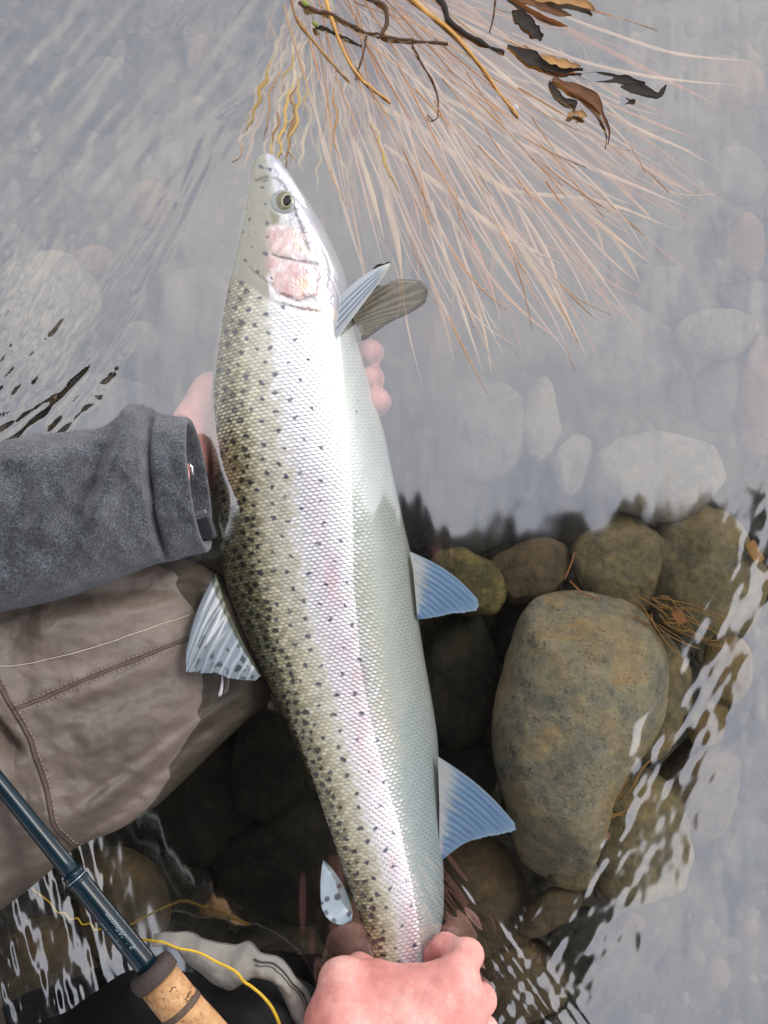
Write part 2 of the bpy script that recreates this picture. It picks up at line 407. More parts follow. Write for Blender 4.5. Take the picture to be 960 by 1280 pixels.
big_poly = [(706, 730), (735, 727), (768, 735), (800, 757), (824, 795), (836, 840), (832, 885), (812, 925), (785, 960), (765, 1000), (752, 1045), (738, 1085), (712, 1108), (678, 1116), (656, 1100), (642, 1055), (630, 1005), (617, 960), (613, 915), (622, 860), (637, 805), (655, 762), (678, 740)]
stone(722, 900, 110, 190, 0, -0.022, 'big', 'large pear-shaped grey and ochre stone lying just under the surface beside the anal fin', poly=big_poly, thick=0.062, seed=11, nu=120, nv=80, bump_a=0.03, facets=2, pw=2.0)
D = [  # cx, cy, rx, ry, rot, ztop, kind, label
 (584, 729, 56, 40, 40, -.085, 'moss', 'yellow-green mottled oval stone behind the pelvic fin'),
 (664, 714, 54, 43, -15, -.10, 'brown', 'smooth brown stone between the mottled oval stone and the big pear-shaped stone'),
 (778, 706, 62, 66, 10, -.085, 'olive', 'rounded olive stone touching the broad top of the pear-shaped stone'),
 (880, 722, 80, 88, 0, -.075, 'olive', 'broad knobbly olive stone beyond the straw tangle'),
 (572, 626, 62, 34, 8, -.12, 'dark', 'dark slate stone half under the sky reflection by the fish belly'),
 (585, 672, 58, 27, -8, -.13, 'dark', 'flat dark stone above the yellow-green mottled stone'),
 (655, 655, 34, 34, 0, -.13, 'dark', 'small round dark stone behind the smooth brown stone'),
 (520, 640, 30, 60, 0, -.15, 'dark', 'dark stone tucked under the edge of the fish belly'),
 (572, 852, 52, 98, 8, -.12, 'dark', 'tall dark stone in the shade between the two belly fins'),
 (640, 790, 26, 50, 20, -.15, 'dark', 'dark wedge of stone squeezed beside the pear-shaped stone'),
 (824, 872, 38, 82, 12, -.075, 'olive', 'slanting grey-olive stone pressed against the flank of the pear-shaped stone'),
 (908, 838, 34, 44, 20, -.08, 'tan', 'tan cobble beside the straw tangle at the edge of the reflection'),
 (884, 900, 24, 36, 25, -.09, 'tan', 'small tan cobble under the streaked edge of the reflection'),
 (800, 1052, 66, 92, 20, -.07, 'olive', 'mossy grey stone beside the narrow end of the pear-shaped stone'),
 (868, 990, 56, 70, 20, -.10, 'brown', 'brown stone under the streaky ripples beside the mossy grey stone'),
 (690, 1138, 46, 22, -35, -.085, 'brown', 'finger-shaped brown stone below the narrow end of the pear-shaped stone'),
 (728, 1168, 44, 32, -10, -.09, 'dark', 'dark grey cobble below the finger-shaped brown stone'),
 (606, 1140, 66, 100, -10, -.11, 'brown', 'broad brown stone in shade under the anal fin and the gripping hand'),
 (715, 1085, 34, 30, 0, -.075, 'olive', 'small olive cobble wedged under the tip of the pear-shaped stone'),
 (945, 655, 26, 44, 0, -.10, 'dark', 'dark upright stone beyond the knobbly olive stone'),
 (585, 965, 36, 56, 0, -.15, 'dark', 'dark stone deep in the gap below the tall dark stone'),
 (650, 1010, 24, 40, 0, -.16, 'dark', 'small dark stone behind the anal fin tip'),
 # shaded side by the wader, part of the shade put into the dark stone colour
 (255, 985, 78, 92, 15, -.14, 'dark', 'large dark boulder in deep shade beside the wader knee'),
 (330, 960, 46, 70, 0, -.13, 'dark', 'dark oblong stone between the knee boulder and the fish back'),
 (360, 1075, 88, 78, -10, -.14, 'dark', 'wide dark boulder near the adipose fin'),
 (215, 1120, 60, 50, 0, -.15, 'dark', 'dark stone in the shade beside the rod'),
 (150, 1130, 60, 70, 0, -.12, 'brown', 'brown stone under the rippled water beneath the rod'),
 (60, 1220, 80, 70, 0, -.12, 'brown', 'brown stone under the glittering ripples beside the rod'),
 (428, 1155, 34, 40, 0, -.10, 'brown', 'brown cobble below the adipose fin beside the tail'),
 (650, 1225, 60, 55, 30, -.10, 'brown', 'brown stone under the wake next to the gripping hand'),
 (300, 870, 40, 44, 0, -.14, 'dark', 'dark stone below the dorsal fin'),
 # under the reflected sky
 (607, 532, 58, 74, 0, -.10, 'grey', 'broad grey stone under the reflected sky next to the fish belly'),
 (677, 526, 24, 56, 8, -.10, 'pale', 'slim pale upright stone next to the broad grey stone'),
 (716, 580, 24, 38, 15, -.09, 'pale', 'small pale egg-shaped stone near the edge of the dark reflection'),
 (822, 594, 92, 56, 0, -.07, 'pale', 'wide pale stone lying where the dark reflection begins'),
 (768, 440, 96, 66, 30, -.10, 'grey', 'very broad flat grey slab below the tips of the grass'),
 (836, 372, 46, 42, 0, -.11, 'grey', 'rounded grey stone beside the long grass tips'),
 (898, 417, 54, 34, -5, -.08, 'pale', 'smooth pale oval cobble beyond the flat grey slab'),
 (932, 306, 24, 46, -5, -.09, 'rose', 'upright rosy cobble beyond the grass tips'),
 (930, 372, 36, 26, 0, -.11, 'grey', 'flat grey cobble between the rosy and the pale oval cobbles'),
 (905, 497, 40, 50, 10, -.10, 'grey', 'grey cobble below the pale oval cobble'),
 (950, 500, 30, 80, 5, -.09, 'rose', 'long rosy stone beside the grey cobble below the pale oval one'),
 (245, 400, 48, 92, 12, -.09, 'grey', 'long smooth grey stone beside the fish head and the sleeve'),
 (178, 428, 30, 28, 0, -.10, 'pale', 'small round pale cobble beside the long smooth grey stone'),
 (215, 470, 24, 26, 0, -.11, 'rose', 'small pinkish cobble just above the sleeve cuff'),
 (140, 520, 76, 56, 0, -.09, 'grey', 'wide grey stone just above the folded sleeve'),
 (55, 400, 70, 90, 10, -.06, 'pale', 'broad pale stone under the speckled ripples'),
 (110, 330, 32, 22, -20, -.08, 'rose', 'flat rosy stone next to the speckled ripples'),
 (248, 62, 12, 26, 20, -.09, 'rose', 'thin brick-red pebble near the wavy yellow grass'),
]
for q in D:
    stone(*q, nu=64, nv=44, bump_a=.10 if q[6] == 'olive' else .06, facets=4)
# ordinary cobbles filling the bed, alike but for their place
kinds = ['grey', 'bed', 'rose', 'grey', 'bed', 'bed']; cnt_c = 0
for tries in range(6000):
    cx, cy = rng.uniform(-60, 1020), rng.uniform(-70, 1330); big = rng.random() < .3
    rr_ = rng.uniform(26, 50) if big else rng.uniform(11, 26)
    if any((cx - a) ** 2 + (cy - b_) ** 2 < ((rr_ + c) * .80) ** 2 for a, b_, c in placed): continue
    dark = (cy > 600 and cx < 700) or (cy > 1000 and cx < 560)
    up = not dark and (cy < 620 or cx > 860)
    if 220 < cx < 520 and 250 < cy < 1150 : continue
    kd = 'dark' if dark else kinds[int(rng.integers(len(kinds)))]  # cobbles in shaded water get the colour darkened for shade
    kn_ = ('large ' if big else 'small ') + {'grey': 'grey', 'bed': 'silt-brown', 'rose': 'rosy', 'dark': 'dark'}[kd]
    nr_ = 'above the sleeve and beside the fish head' if cx < 300 else ('under the drowned grass' if cy < 330 and cx < 800 else ('beyond the grass tips' if cy < 700 else 'beside the streaky ripples off the pear-shaped stone'))
    if up: lab, gp = kn_ + ' cobble beneath the reflected sky ' + nr_, 'cobbles beneath the reflected sky'
    elif dark: lab, gp = kn_ + ' cobble in the shaded water ' + ('around the boot and rod' if cx < 300 else 'around the fish belly and tail'), 'cobbles in the shaded water'
    else: lab, gp = kn_ + ' cobble in the clear dark water around the pear-shaped stone', 'cobbles around the pear-shaped stone'
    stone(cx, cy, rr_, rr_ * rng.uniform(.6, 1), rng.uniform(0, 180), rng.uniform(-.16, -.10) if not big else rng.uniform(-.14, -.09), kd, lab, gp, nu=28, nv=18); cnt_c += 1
    if cnt_c > 170: break
# gravel between them
tmpl = stone_mesh(5, None, 1, .75, 0, .5, nu=8, nv=6, facets=0); tv = np.array([v.co[:] for v in tmpl.vertices]); tq = np.array([p.vertices[:] for p in tmpl.polygons])
GV, GQ, GC = [], [], []
for k in range(2600):
    gx, gy = rng.uniform(-.42, .42), rng.uniform(-.46, .6); s = rng.uniform(.003, .010); a = rng.uniform(0, 6.28)
    c, s_ = math.cos(a), math.sin(a); v = tv * s; v = np.stack([v[:, 0] * c - v[:, 1] * s_ + gx, v[:, 0] * s_ + v[:, 1] * c + gy, v[:, 2] + BED + 0.012], 1)
    GQ.append(tq + len(GV) * len(tv)); GV.append(v); GC.append(np.repeat(lin(np.array([88, 80, 66]) * rng.uniform(.6, 1.15))[None], len(tv), 0))
me = mesh_np('gravel', np.concatenate(GV), np.concatenate(GQ)); vcol(me, 'Col', np.concatenate(GC))
tag(link('gravel', me, attr_mat('gravel_grain', .85, .2)), 'small brown gravel between the cobbles on the riverbed', 'gravel', kind='stuff')
bpy.data.meshes.remove(tmpl)

# ================================================================== FISH
FY = [191, 193, 197, 205, 215, 230, 260, 300, 340, 380, 420, 460, 500, 540, 580, 620, 660, 700, 740, 780, 820, 860, 900, 940, 980, 1020, 1060, 1100, 1140, 1180, 1215, 1250]
FL = [332, 325, 320, 315, 311, 308, 302, 294, 284, 275, 268, 264, 260, 259, 260, 262, 264, 268, 277, 293, 313, 333, 353, 371, 389, 404, 418, 431, 445, 458, 470, 478]
FR = [336, 343, 348, 356, 363, 373, 393, 415, 431, 436, 446, 458, 470, 482, 490, 499, 508, 517, 521, 526, 532, 539, 546, 551, 552, 552, 553, 557, 557, 550, 541, 540]
WLY = [191, 200, 260, 340, 400, 500, 570, 640, 700, 800, 900, 1000, 1050, 1100, 1180, 1250]
WLL = [330, 319, 308, 290, 279, 268, 276, 302, 318, 341, 366, 400, 416, 434, 463, 484]
WLR = [338, 348, 384, 416, 424, 432, 438, 440, 440, 447, 463, 490, 503, 513, 524, 530]
rows = np.r_[191 + 9 * np.linspace(0, 1, 14)[:-1] ** 2, np.arange(200, 1251, 1.0)]
def conv(a, k=41):
    g = np.hanning(k + 2)[1:-1]; g /= g.sum(); return np.convolve(np.pad(a, k // 2, mode='edge'), g, 'valid')
fl, frr = pchip(FY, FL, rows), pchip(FY, FR, rows)
xc, ha = (fl + frr) / 2, (frr - fl) / 2
hb = ha * pchip([191, 240, 340, 600, 900, 1100, 1180, 1250], [.75, .62, .56, .52, .50, .46, .42, .30], rows)
def topprof(u): return (1 - np.minimum(np.abs(u), 1) ** 2.15) ** (1 / 2.15)
wl, wr = pchip(WLY, WLL, rows), pchip(WLY, WLR, rows)
ul, ur = np.clip((wl - xc) / ha, -.97, .97), np.clip((wr - xc) / ha, -.97, .97)
kz = -(hb * topprof(ur) - hb * topprof(ul)) / (ha * np.maximum(ur - ul, .2))
kz = conv(np.clip(kz, -.5, .35), 61)
zc = conv(-hb * (topprof(ul) + topprof(ur)) / 2 - kz * ha * (ul + ur) / 2, 41)
def fish_row(y): return int(np.clip(np.searchsorted(rows, y), 0, len(rows) - 1))
def fish_top(px, py):
    i = fish_row(py); u = np.clip((px - xc[i]) / ha[i], -.999, .999)
    return (zc[i] + kz[i] * (px - xc[i]) + hb[i] * topprof(u)) * K
NT, NB = 330, 60
phi = np.linspace(0, np.pi, NT); u_t = -np.cos(phi)
ub = np.cos(np.linspace(0, np.pi, NB + 2)[1:-1])
U = np.r_[u_t, ub]; SG = np.r_[np.ones(NT), -np.ones(NB)]
FX = xc[:, None] + ha[:, None] * U; FYY = np.repeat(rows[:, None], len(U), 1)
FZ = zc[:, None] + kz[:, None] * (FX - xc[:, None]) + hb[:, None] * topprof(U)[None] * SG
top = (SG > 0)[None] & np.ones_like(FX, bool)
# arc length across and along, for the scales
dx_ = np.diff(FX, axis=1); dz_ = np.diff(FZ, axis=1); arc = np.concatenate([np.zeros((len(rows), 1)), np.cumsum(np.hypot(dx_, dz_), 1)], 1)
mid = arc[:, NT // 2][:, None]; tt = arc - mid
ss = np.r_[0, np.cumsum(np.hypot(np.diff(xc), np.diff(rows)))][:, None] + 0.16 * tt
u = np.broadcast_to(U[None], FX.shape)
def scales(s, t, W=8.0):
    D = W * .56; Rr = W * .66
    i0 = np.floor(s / D); done = np.zeros(s.shape, bool); rel = np.zeros(s.shape); e = np.full(s.shape, .5); rid = np.zeros(s.shape)
    for di in (-2, -1, 0, 1):
        i = i0 + di; off = np.where(np.mod(i, 2) == 0, 0, .5)
        j = np.round(t / W - off); ct_ = (j + off) * W; cs = i * D
        r = np.hypot(s - cs, (t - ct_) * 1.0); ins = (r < Rr) & ~done
        rel = np.where(ins, (s - cs) / Rr, rel); e = np.where(ins, (Rr - r) / Rr, e); rid = np.where(ins, hash2(i, j, 5), rid); done |= ins
    return rel, e, rid
rel, ed, rid = scales(ss, tt)
yb = pchip([230, 300, 335, 380, 430, 470], [338, 350, 376, 393, 392, 396], FX)
scl = sstep(0, 8, FYY - yb) * top * sstep(1.0, .97, np.abs(u)) * sstep(1240, 1200, FYY)
amp = scl * (1.0 - .5 * sstep(.3, .8, u))
FZ = FZ + amp * (0.75 * rel - 0.35 * np.exp(-(ed / .10) ** 2))
# ---- colours, by place across the flank
def blend(c, d, k): return c * (1 - k[..., None]) + d * k[..., None]
def C(*q): return lin(q)[None, None, :]
uu = u + 0.05 * fbm2(FX / 26, FYY / 40, 8, 3) + .03 * vn2(FX / 7, FYY / 9, 9) + .13 * scl * (rid - .5)
us = pchip([190, 400, 500, 700, 1000, 1180, 1250], [-.22, -.16, -.12, -.11, -.27, -.1, -.1], rows)[:, None]      # where silver starts
stops = [(-1.05, (48, 46, 28)), (-.93, (80, 76, 45)), (-.52, (104, 99, 66)), (-.40, (146, 142, 118)), (-.3, (172, 169, 150)), (-.06, (184, 182, 170)), (.06, (228, 228, 230)), (.5, (238, 239, 242)), (.66, (186, 194, 186)), (.95, (176, 184, 174)), (1.22, (196, 198, 194)), (2.2, (210, 210, 206))]  # grey band beside the olive back: sky sheen on wet skin put into colour
q = uu - us
colr = np.zeros(FX.shape + (3,))
xs_ = [a for a, _ in stops]
for k in range(3): colr[..., k] = np.interp(q, xs_, [lin(c)[k] for _, c in stops])
# pink lateral flush and rusty edge low on the flank
pk = np.exp(-((q - .30 + .08 * vn2(FYY / 90, FYY * 0, 3)) / .16) ** 2) * sstep(380, 480, FYY) * (0.25 + .75 * sstep(600, 720, FYY)) * (.55 + .45 * vn2(FX / 18, FYY / 30, 12))
colr = blend(colr, C(214, 178, 188), np.clip(pk * .75, 0, 1))
ru = np.exp(-((q - .60) / .09) ** 2) * sstep(660, 740, FYY) * sstep(1000, 900, FYY)
colr = blend(colr, C(206, 176, 138), ru * .3)
colr = blend(colr, C(150, 172, 188), sstep(.5, .9, q) * sstep(800, 1000, FYY) * .6)
# scale edges and glints
back = sstep(.02, -.2, q)
flank = sstep(-.05, .06, q) * sstep(.66, .5, q); belly = sstep(.5, .68, q)
lineE = np.exp(-(ed / .16) ** 2) * scl
colr = colr * (1 - (0.5 * back + 0.62 * flank)[..., None] * lineE[..., None])
colr = blend(colr, C(236, 238, 234), np.clip(lineE * belly * .85, 0, 1)) * (1 - .16 * belly * scl * sstep(.1, .5, ed) * sstep(-.6, .6, -rel))[..., None]
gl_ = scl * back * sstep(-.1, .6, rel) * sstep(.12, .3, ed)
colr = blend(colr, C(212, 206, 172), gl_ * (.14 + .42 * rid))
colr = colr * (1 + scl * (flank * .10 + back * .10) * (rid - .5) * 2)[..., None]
# ---- head
hd = (1 - sstep(-2, 6, FYY - yb)) * top
colr = blend(colr, C(144, 142, 122), hd * sstep(.34, -.22, u + .1 * fbm2(FX / 14, FYY / 22, 71, 3)) * .9)
colr = blend(colr, C(166, 166, 172), hd * sstep(.05, .35, u + .08 * fbm2(FX / 12, FYY / 16, 72, 3)) * .9)
def paint(poly, c, soft=2.5, a=1.0, lift=0.0, rimw=0, rimc=(60, 52, 44), rima=0):
    global colr, FZ
    sub = fish_row(max(p[1] for p in poly) + 12)
    X_, Y_ = FX[:sub], FYY[:sub]; d = psdf(X_, Y_, poly) + 1.2 * vn2(X_ / 5, Y_ / 5, 19); k = sstep(soft, -soft, d) * top[:sub]
    colr[:sub] = blend(colr[:sub], C(*c), k * a)
    if lift: FZ[:sub] += lift * sstep(3, -5, d) * top[:sub]
    if rima: colr[:sub] = blend(colr[:sub], C(*rimc), np.exp(-(d / rimw) ** 2) * rima * top[:sub])
paint([(334, 193), (349, 199), (366, 222), (392, 262), (414, 310), (430, 345), (436, 372), (424, 386), (404, 380), (398, 352), (386, 316), (374, 284), (366, 252), (352, 226), (338, 210)], (176, 176, 186), 5)         # pale jaw
paint([(352, 232), (372, 262), (392, 300), (402, 330), (396, 336), (384, 316), (374, 286), (362, 252)], (146, 144, 156), 4)
paint([(339, 268), (350, 274), (350, 288), (341, 286)], (120, 116, 78), 3, .8)
paint([(376, 262), (402, 304), (412, 340), (407, 344), (396, 310), (372, 268)], (240, 240, 244), 2.5, .9, .8)
paint([(398, 346), (416, 328), (424, 352), (420, 380), (404, 384), (400, 366)], (170, 166, 176), 4, .8)
paint([(337, 291), (350, 286), (366, 288), (380, 300), (388, 328), (360, 326), (338, 321)], (222, 186, 180), 8, .8, .9)           # cheek plate
paint([(366, 290), (381, 302), (388, 324), (372, 318)], (176, 180, 152), 4, .75)
paint([(337, 324), (362, 330), (392, 333), (400, 350), (396, 372), (374, 380), (352, 374), (338, 358)], (222, 184, 180), 7, .8, 1.7, 1.3, (130, 112, 104), .3)   # gill cover
paint([(372, 356), (392, 350), (394, 368), (376, 376)], (226, 186, 156), 5, .7)
paint([(337, 352), (346, 370), (372, 383), (400, 384), (398, 390), (366, 392), (340, 378)], (240, 238, 238), 2.5, .85, .6)
paint([(366, 386), (400, 384), (424, 388), (424, 402), (404, 400), (380, 394)], (222, 192, 182), 4, .6)
def groove(line, wdt, c, a, depth=0.0):
    global colr, FZ
    s1 = fish_row(max(p[1] for p in line) + 15); X_, Y_ = FX[:s1], FYY[:s1]; d, f_ = pdist(X_, Y_, line)
    k = np.exp(-(d / wdt) ** 2) * top[:s1] * sstep(0, .12, f_) * sstep(1, .88, f_); colr[:s1] = blend(colr[:s1], C(*c), k * a); FZ[:s1] -= depth * k
hm = sstep(330, 348, FX + 5 * vn2(FYY / 9, FX / 9, 97)) * sstep(404, 392, FX) * sstep(284, 292, FYY) * sstep(382, 374, FYY) * top
st2 = fbm2((FX * .8 + FYY * .6) / 4.5, (FYY * .8 - FX * .6) / 26, 91, 3)
colr = colr * (1 + hm * .30 * st2)[..., None]; colr = blend(colr, C(238, 232, 232), hm * sstep(.1, .6, fbm2(FX / 11, FYY / 9, 92, 3)) * .7); colr = blend(colr, C(196, 140, 136), hm * sstep(.1, .6, fbm2(FX / 9, FYY / 12, 95, 3)) * .55)
colr = colr * (1 + .10 * hd * fbm2(FX / 6, FYY / 8, 93, 3))[..., None]; FZ = FZ + hd * (.5 * fbm2(FX / 9, FYY / 12, 94, 3) + .18 * vn2(FX / 2.5, FYY / 2.5, 96))
groove([(332, 228), (345, 226), (354, 232), (361, 246), (369, 266), (378, 290), (388, 322)], 1.6, (104, 98, 76), .6, .8)           # mouth line
groove([(337, 322), (350, 327), (372, 331), (394, 332), (404, 336)], 1.3, (84, 72, 70), .85, 1.0)
groove([(312, 336), (320, 345), (332, 354), (338, 362)], 1.3, (70, 66, 46), .6, .6)
groove([(318, 229), (328, 226), (338, 224)], 2.2, (72, 70, 40), .85, .6)                                                            # nostril
groove([(398, 300), (408, 322), (414, 344), (410, 366)], 2.2, (128, 122, 132), .6, .5)
groove([(392, 290), (412, 320), (424, 352)], 2.0, (236, 236, 240), .7, -.6)  # highlight painted on the jaw as a raised bright line
groove([(350, 384), (380, 392), (404, 394)], 1.5, (120, 112, 108), .5, .5)
groove([(404, 336), (416, 352), (424, 372), (424, 388)], 1.6, (170, 160, 164), .6, .6)
groove([(358, 238), (384, 262), (404, 300), (418, 336)], 2.0, (150, 146, 158), .5, .5)
groove([(340, 205), (362, 226), (384, 256)], 3.0, (244, 244, 248), .7, -.5)  # second painted highlight, along the front of the jaw
# ---- dark spots
spots = []
def try_spot(x, y, r, mind):
    for a, b_, c in spots[-900:]:
        if abs(b_ - y) < mind and (a - x) ** 2 + (b_ - y) ** 2 < mind * mind: return
    spots.append((x, y, r))
for k in range(14000):
    y = rng.uniform(235, 1215); i = fish_row(y); v = rng.uniform(-1.0, .6); x = xc[i] + v * ha[i]; qq = v - us[i, 0]
    ybk = float(pchip([230, 300, 335, 380, 430, 470], [338, 350, 376, 393, 392, 396], x))
    if y < ybk:
        if v < -.15 and not (y < 300 and v > -.3): try_spot(x, y, rng.uniform(2.1, 3.3), 17)
        continue
    if qq < -.42: try_spot(x, y, rng.uniform(3.0, 5.3), 9.0 if y > 560 else 11.5)
    elif qq < -.04: try_spot(x, y, rng.uniform(2.6, 3.8), 17)
    elif qq < .42 and rng.random() < .5: try_spot(x, y, rng.uniform(2.0, 3.2), 23)
for x, y, r in [(327, 211, 3.2), (338, 215, 3), (332, 229, 3), (330, 238, 2.6), (371, 273, 2.2), (408, 448, 2), (447, 500, 1.8), (446, 514, 1.8)]: spots.append((x, y, r))
for x, y, r in spots:
    i0, i1 = fish_row(y - 9), fish_row(y + 9); i = fish_row(y)
    X_ = FX[i0:i1, :NT]; Y_ = FYY[i0:i1, :NT]; a = rng.uniform(-.5, .9); c, s = math.cos(a), math.sin(a)
    dx = X_ - x; dy = Y_ - y; fs = max(.5, math.sqrt(max(0.05, 1 - min(.99, abs((x - xc[i]) / ha[i])) ** 2)))
    d = np.hypot((dx * c + dy * s) / fs ** .6, (-dx * s + dy * c) * 1.35) + 2.0 * vn2(X_ / 2.8, Y_ / 2.8, 33)
    k = sstep(r + 1.2, r - 1.2, d) * .93
    qv = (x - xc[i]) / ha[i] - us[i, 0]
    dark = (14, 15, 19) if qv < -.4 else ((56, 59, 72) if qv < -.05 else (52, 55, 84))  # grey-band spots paler: the same sky sheen painted into them
    colr[i0:i1, :NT] = blend(colr[i0:i1, :NT], C(*dark), k)
colr[:, NT:] = lin((214, 216, 212))
colr = np.clip(colr * (1 - .16 * hd)[..., None], 0.005, .80)
WXf, WYf = PX(FX, FYY, 0.0)
fish_v = np.stack([WXf, WYf, FZ * K], -1)
me = mesh_np('body', fish_v.reshape(-1, 3), grid_faces(len(rows), len(U), True)); vcol(me, 'Col', colr.reshape(-1, 3))
# end caps
msk = np.clip(flank + .25 * belly + .4 * back * gl_ + .3 * hd, 0, 1)
at = me.attributes.new('silver', 'FLOAT', 'POINT'); at.data.foreach_set('value', msk.astype(np.float32).ravel())
fish_mat = attr_mat('trout_skin', .32, .5, coat=.9)
n = fish_mat.node_tree; b = [x for x in n.nodes if x.type == 'BSDF_PRINCIPLED'][0]
a = n.nodes.new('ShaderNodeAttribute'); a.attribute_name = 'silver'
b.inputs['Coat IOR'].default_value = 1.85; b.inputs['Coat Roughness'].default_value = .26
mt = n.nodes.new('ShaderNodeMath'); mt.operation = 'MULTIPLY'; mt.inputs[1].default_value = .45; n.links.new(a.outputs['Fac'], mt.inputs[0]); n.links.new(mt.outputs[0], b.inputs['Metallic'])
fish = empty('trout', 'large silver spotted trout lying on its side in the water, held in two hands', 'fish')
link('body', me, fish_mat, fish)

def dome(name, c, rx, ry, h, m, parent, rot=0, z0=None, n1=10, n2=28):
    """low rounded cap set on a point, in pixels"""
    z = fish_top(*c) if z0 is None else z0
    V = []; c_, s_ = math.cos(rot), math.sin(rot); w0 = P(c[0], c[1], 0)
    for i in range(n1):
        a = i / (n1 - 1) * math.pi / 2
        for j in range(n2):
            t = 2 * math.pi * j / n2; x = rx * math.cos(t) * math.cos(a); y = ry * math.sin(t) * math.cos(a)
            V.append((w0[0] + (x * c_ - y * s_) * K, w0[1] - (x * s_ + y * c_) * K, z + h * K * math.sin(a)))
    return link(name, mesh_np(name, V, grid_faces(n1, n2, True)[:, ::-1]), m, parent)
eye = dome('eye', (354.5, 257), 16, 17, 5.0, simple('eye_white', L4(146, 150, 146), .15, .1, 200, 0), fish, z0=fish_top(354.5, 257) - .6 * K)
dome('socket', (356.5, 256), 10.5, 12, 2, simple('eye_socket', L4(112, 108, 84), .3, .4, 500, 0), eye, z0=fish_top(354.5, 257) + 3.2 * K)
dome('iris', (359.5, 256), 7.0, 9, 2.0, simple('gold_iris', L4(172, 164, 136), .25, .35, 900, 0, metal=.2), eye, .25, z0=fish_top(354.5, 257) + 4.2 * K)
dome('pupil', (360.5, 256.3), 5.4, 7.2, 1.6, simple('black_pupil', L4(12, 12, 14), .08, 0, 50, 0), eye, .3, z0=fish_top(354.5, 257) + 5.4 * K)

def fin(name, base, outer, z_base, z_out, nr, cf, m, ripple=.4, nv=44, thick=.5, parent=None, zfun=None, bow=(0, 0)):
    """fan of rays between a base line and an outer edge (pixels)"""
    nu = nr * 6 + 1
    B = smooth_line(base, nu); O = smooth_line(outer, nu)
    s = np.linspace(0, 1, nu)[:, None]; v = np.linspace(0, 1, nv)[None]
    jag = .012 * np.abs(np.sin(s * nr * np.pi)) + .012 * vn2(s * nr * .7, s * 0, len(name))
    vv = v * (1 - jag)
    nrm_ = vn2(s * 9, s * 0, 3) * .12; bw_ = np.sin(vv * np.pi) * (1 - s) ** 1.3 + np.sin(vv * np.pi) * .06 * vn2(s * 5, s * 0, 8)
    X_ = B[:, None, 0] * (1 - vv) + O[:, None, 0] * vv; Y_ = B[:, None, 1] * (1 - vv) + O[:, None, 1] * vv
    X_ = X_ + bow[0] * bw_; Y_ = Y_ + bow[1] * bw_
    sj = s + .012 * vn2(s * 17, vv * 3 + 0 * s, 5) ; ray = np.where(vv < .55, np.cos(sj * nr * 2 * np.pi), np.cos(sj * nr * 2 * np.pi) * (1 - (vv - .55) * 1.5) + np.cos(sj * nr * 4 * np.pi) * (vv - .55) * 1.3)
    Z_ = z_base * (1 - vv) + z_out * vv + K * ripple * ray * (.3 + .7 * vv) * (1 - vv * .4) + .0008 * vn2(s * 3 + 0 * v, vv * 1.5 + 0 * s, 77)
    if zfun is not None: Z_ = Z_ + zfun(s, vv)
    x0, y0 = PX(X_, Y_, 0.0); Vt = np.stack([x0, y0, Z_], -1).reshape(-1, 3); th = (thick * K * (1.5 - vv) + 0 * s).reshape(-1)
    Vb = Vt.copy(); Vb[:, 2] -= th
    g = grid_faces(nu, nv); N = nu * nv
    rim = np.r_[np.arange(nv), np.arange(2 * nv - 1, N, nv), np.arange(N - 2, N - nv - 1, -1), np.arange(N - 2 * nv, 0, -nv)]
    r2 = np.roll(rim, -1); side = np.stack([rim, rim + N, r2 + N, r2], 1)
    me = mesh_np(name, np.r_[Vt, Vb], np.r_[g[:, ::-1], g + N, side])
    c = cf(s + 0 * v, vv, ray, X_, Y_).reshape(-1, 3); vcol(me, 'Col', np.r_[c, c]); return link(name, me, m, parent if parent is not None else fish)
fin_mat = attr_mat('fin_membrane', .4, .4, transl=.3)
clear_fin = attr_mat('clear_fin_membrane', .25, .5, transl=.3, alpha=.78, coat=.3)
dark_fin = attr_mat('far_fin_with_reflection', .45, .3, transl=.1, alpha=.36)
def blue(s, v, ray, X_, Y_):  # bluish cast of the light put into the fin colour
    c = blend(np.broadcast_to(C(226, 226, 228), s.shape + (3,)), C(160, 192, 228), sstep(.04, .42, v + .1 * vn2(s * 14, v * 3, 4)))
    c = blend(c, C(98, 138, 190), sstep(.35, -.9, ray) * sstep(.05, .3, v) * sstep(1.02, .82, v) * .7); c = c * (1 + .10 * fbm2(s * 22, v * 4, 6, 3))[..., None]
    c = blend(c, C(206, 222, 238), sstep(.93, 1, v) * .55); return blend(c, C(214, 228, 240), sstep(.06, .0, s) * .5)
fin('pelvic_fin', [(513, 688), (517, 710), (520, 740), (523, 772)], [(601, 749), (603, 758), (597, 766), (572, 768), (548, 773), (524, 776)], -.021, -.026, 11, blue, fin_mat, bow=(5, -5))
fin('anal_fin', [(549, 951), (550, 985), (551, 1020), (551, 1060), (552, 1084)], [(650, 1040), (651, 1047), (640, 1052), (612, 1057), (584, 1066), (556, 1086)], -.018, -.024, 14, blue, fin_mat, bow=(5, -4))
def grey(s, v, ray, X_, Y_):
    c = blend(np.broadcast_to(C(136, 148, 158), s.shape + (3,)), C(176, 186, 194), sstep(.2, .9, ray)); c = blend(c, C(126, 122, 84), sstep(.16, .0, v) * .9)
    sp = sstep(.35, .62, vn2(s * 16, v * 11, 15)) * sstep(.5, -.2, ray) * sstep(.05, .2, v) * sstep(.0, .35, s); c = blend(c, C(36, 42, 54), sp * .85)
    return blend(c, C(70, 76, 92), sstep(.05, 0, s) * .8)
fin('dorsal_fin', [(269, 716), (284, 760), (303, 803), (325, 845)], [(240, 812), (240, 838), (254, 838), (274, 838), (294, 845), (324, 847)], -.003, .022, 10, grey, clear_fin, ripple=.9, bow=(-4, -3))
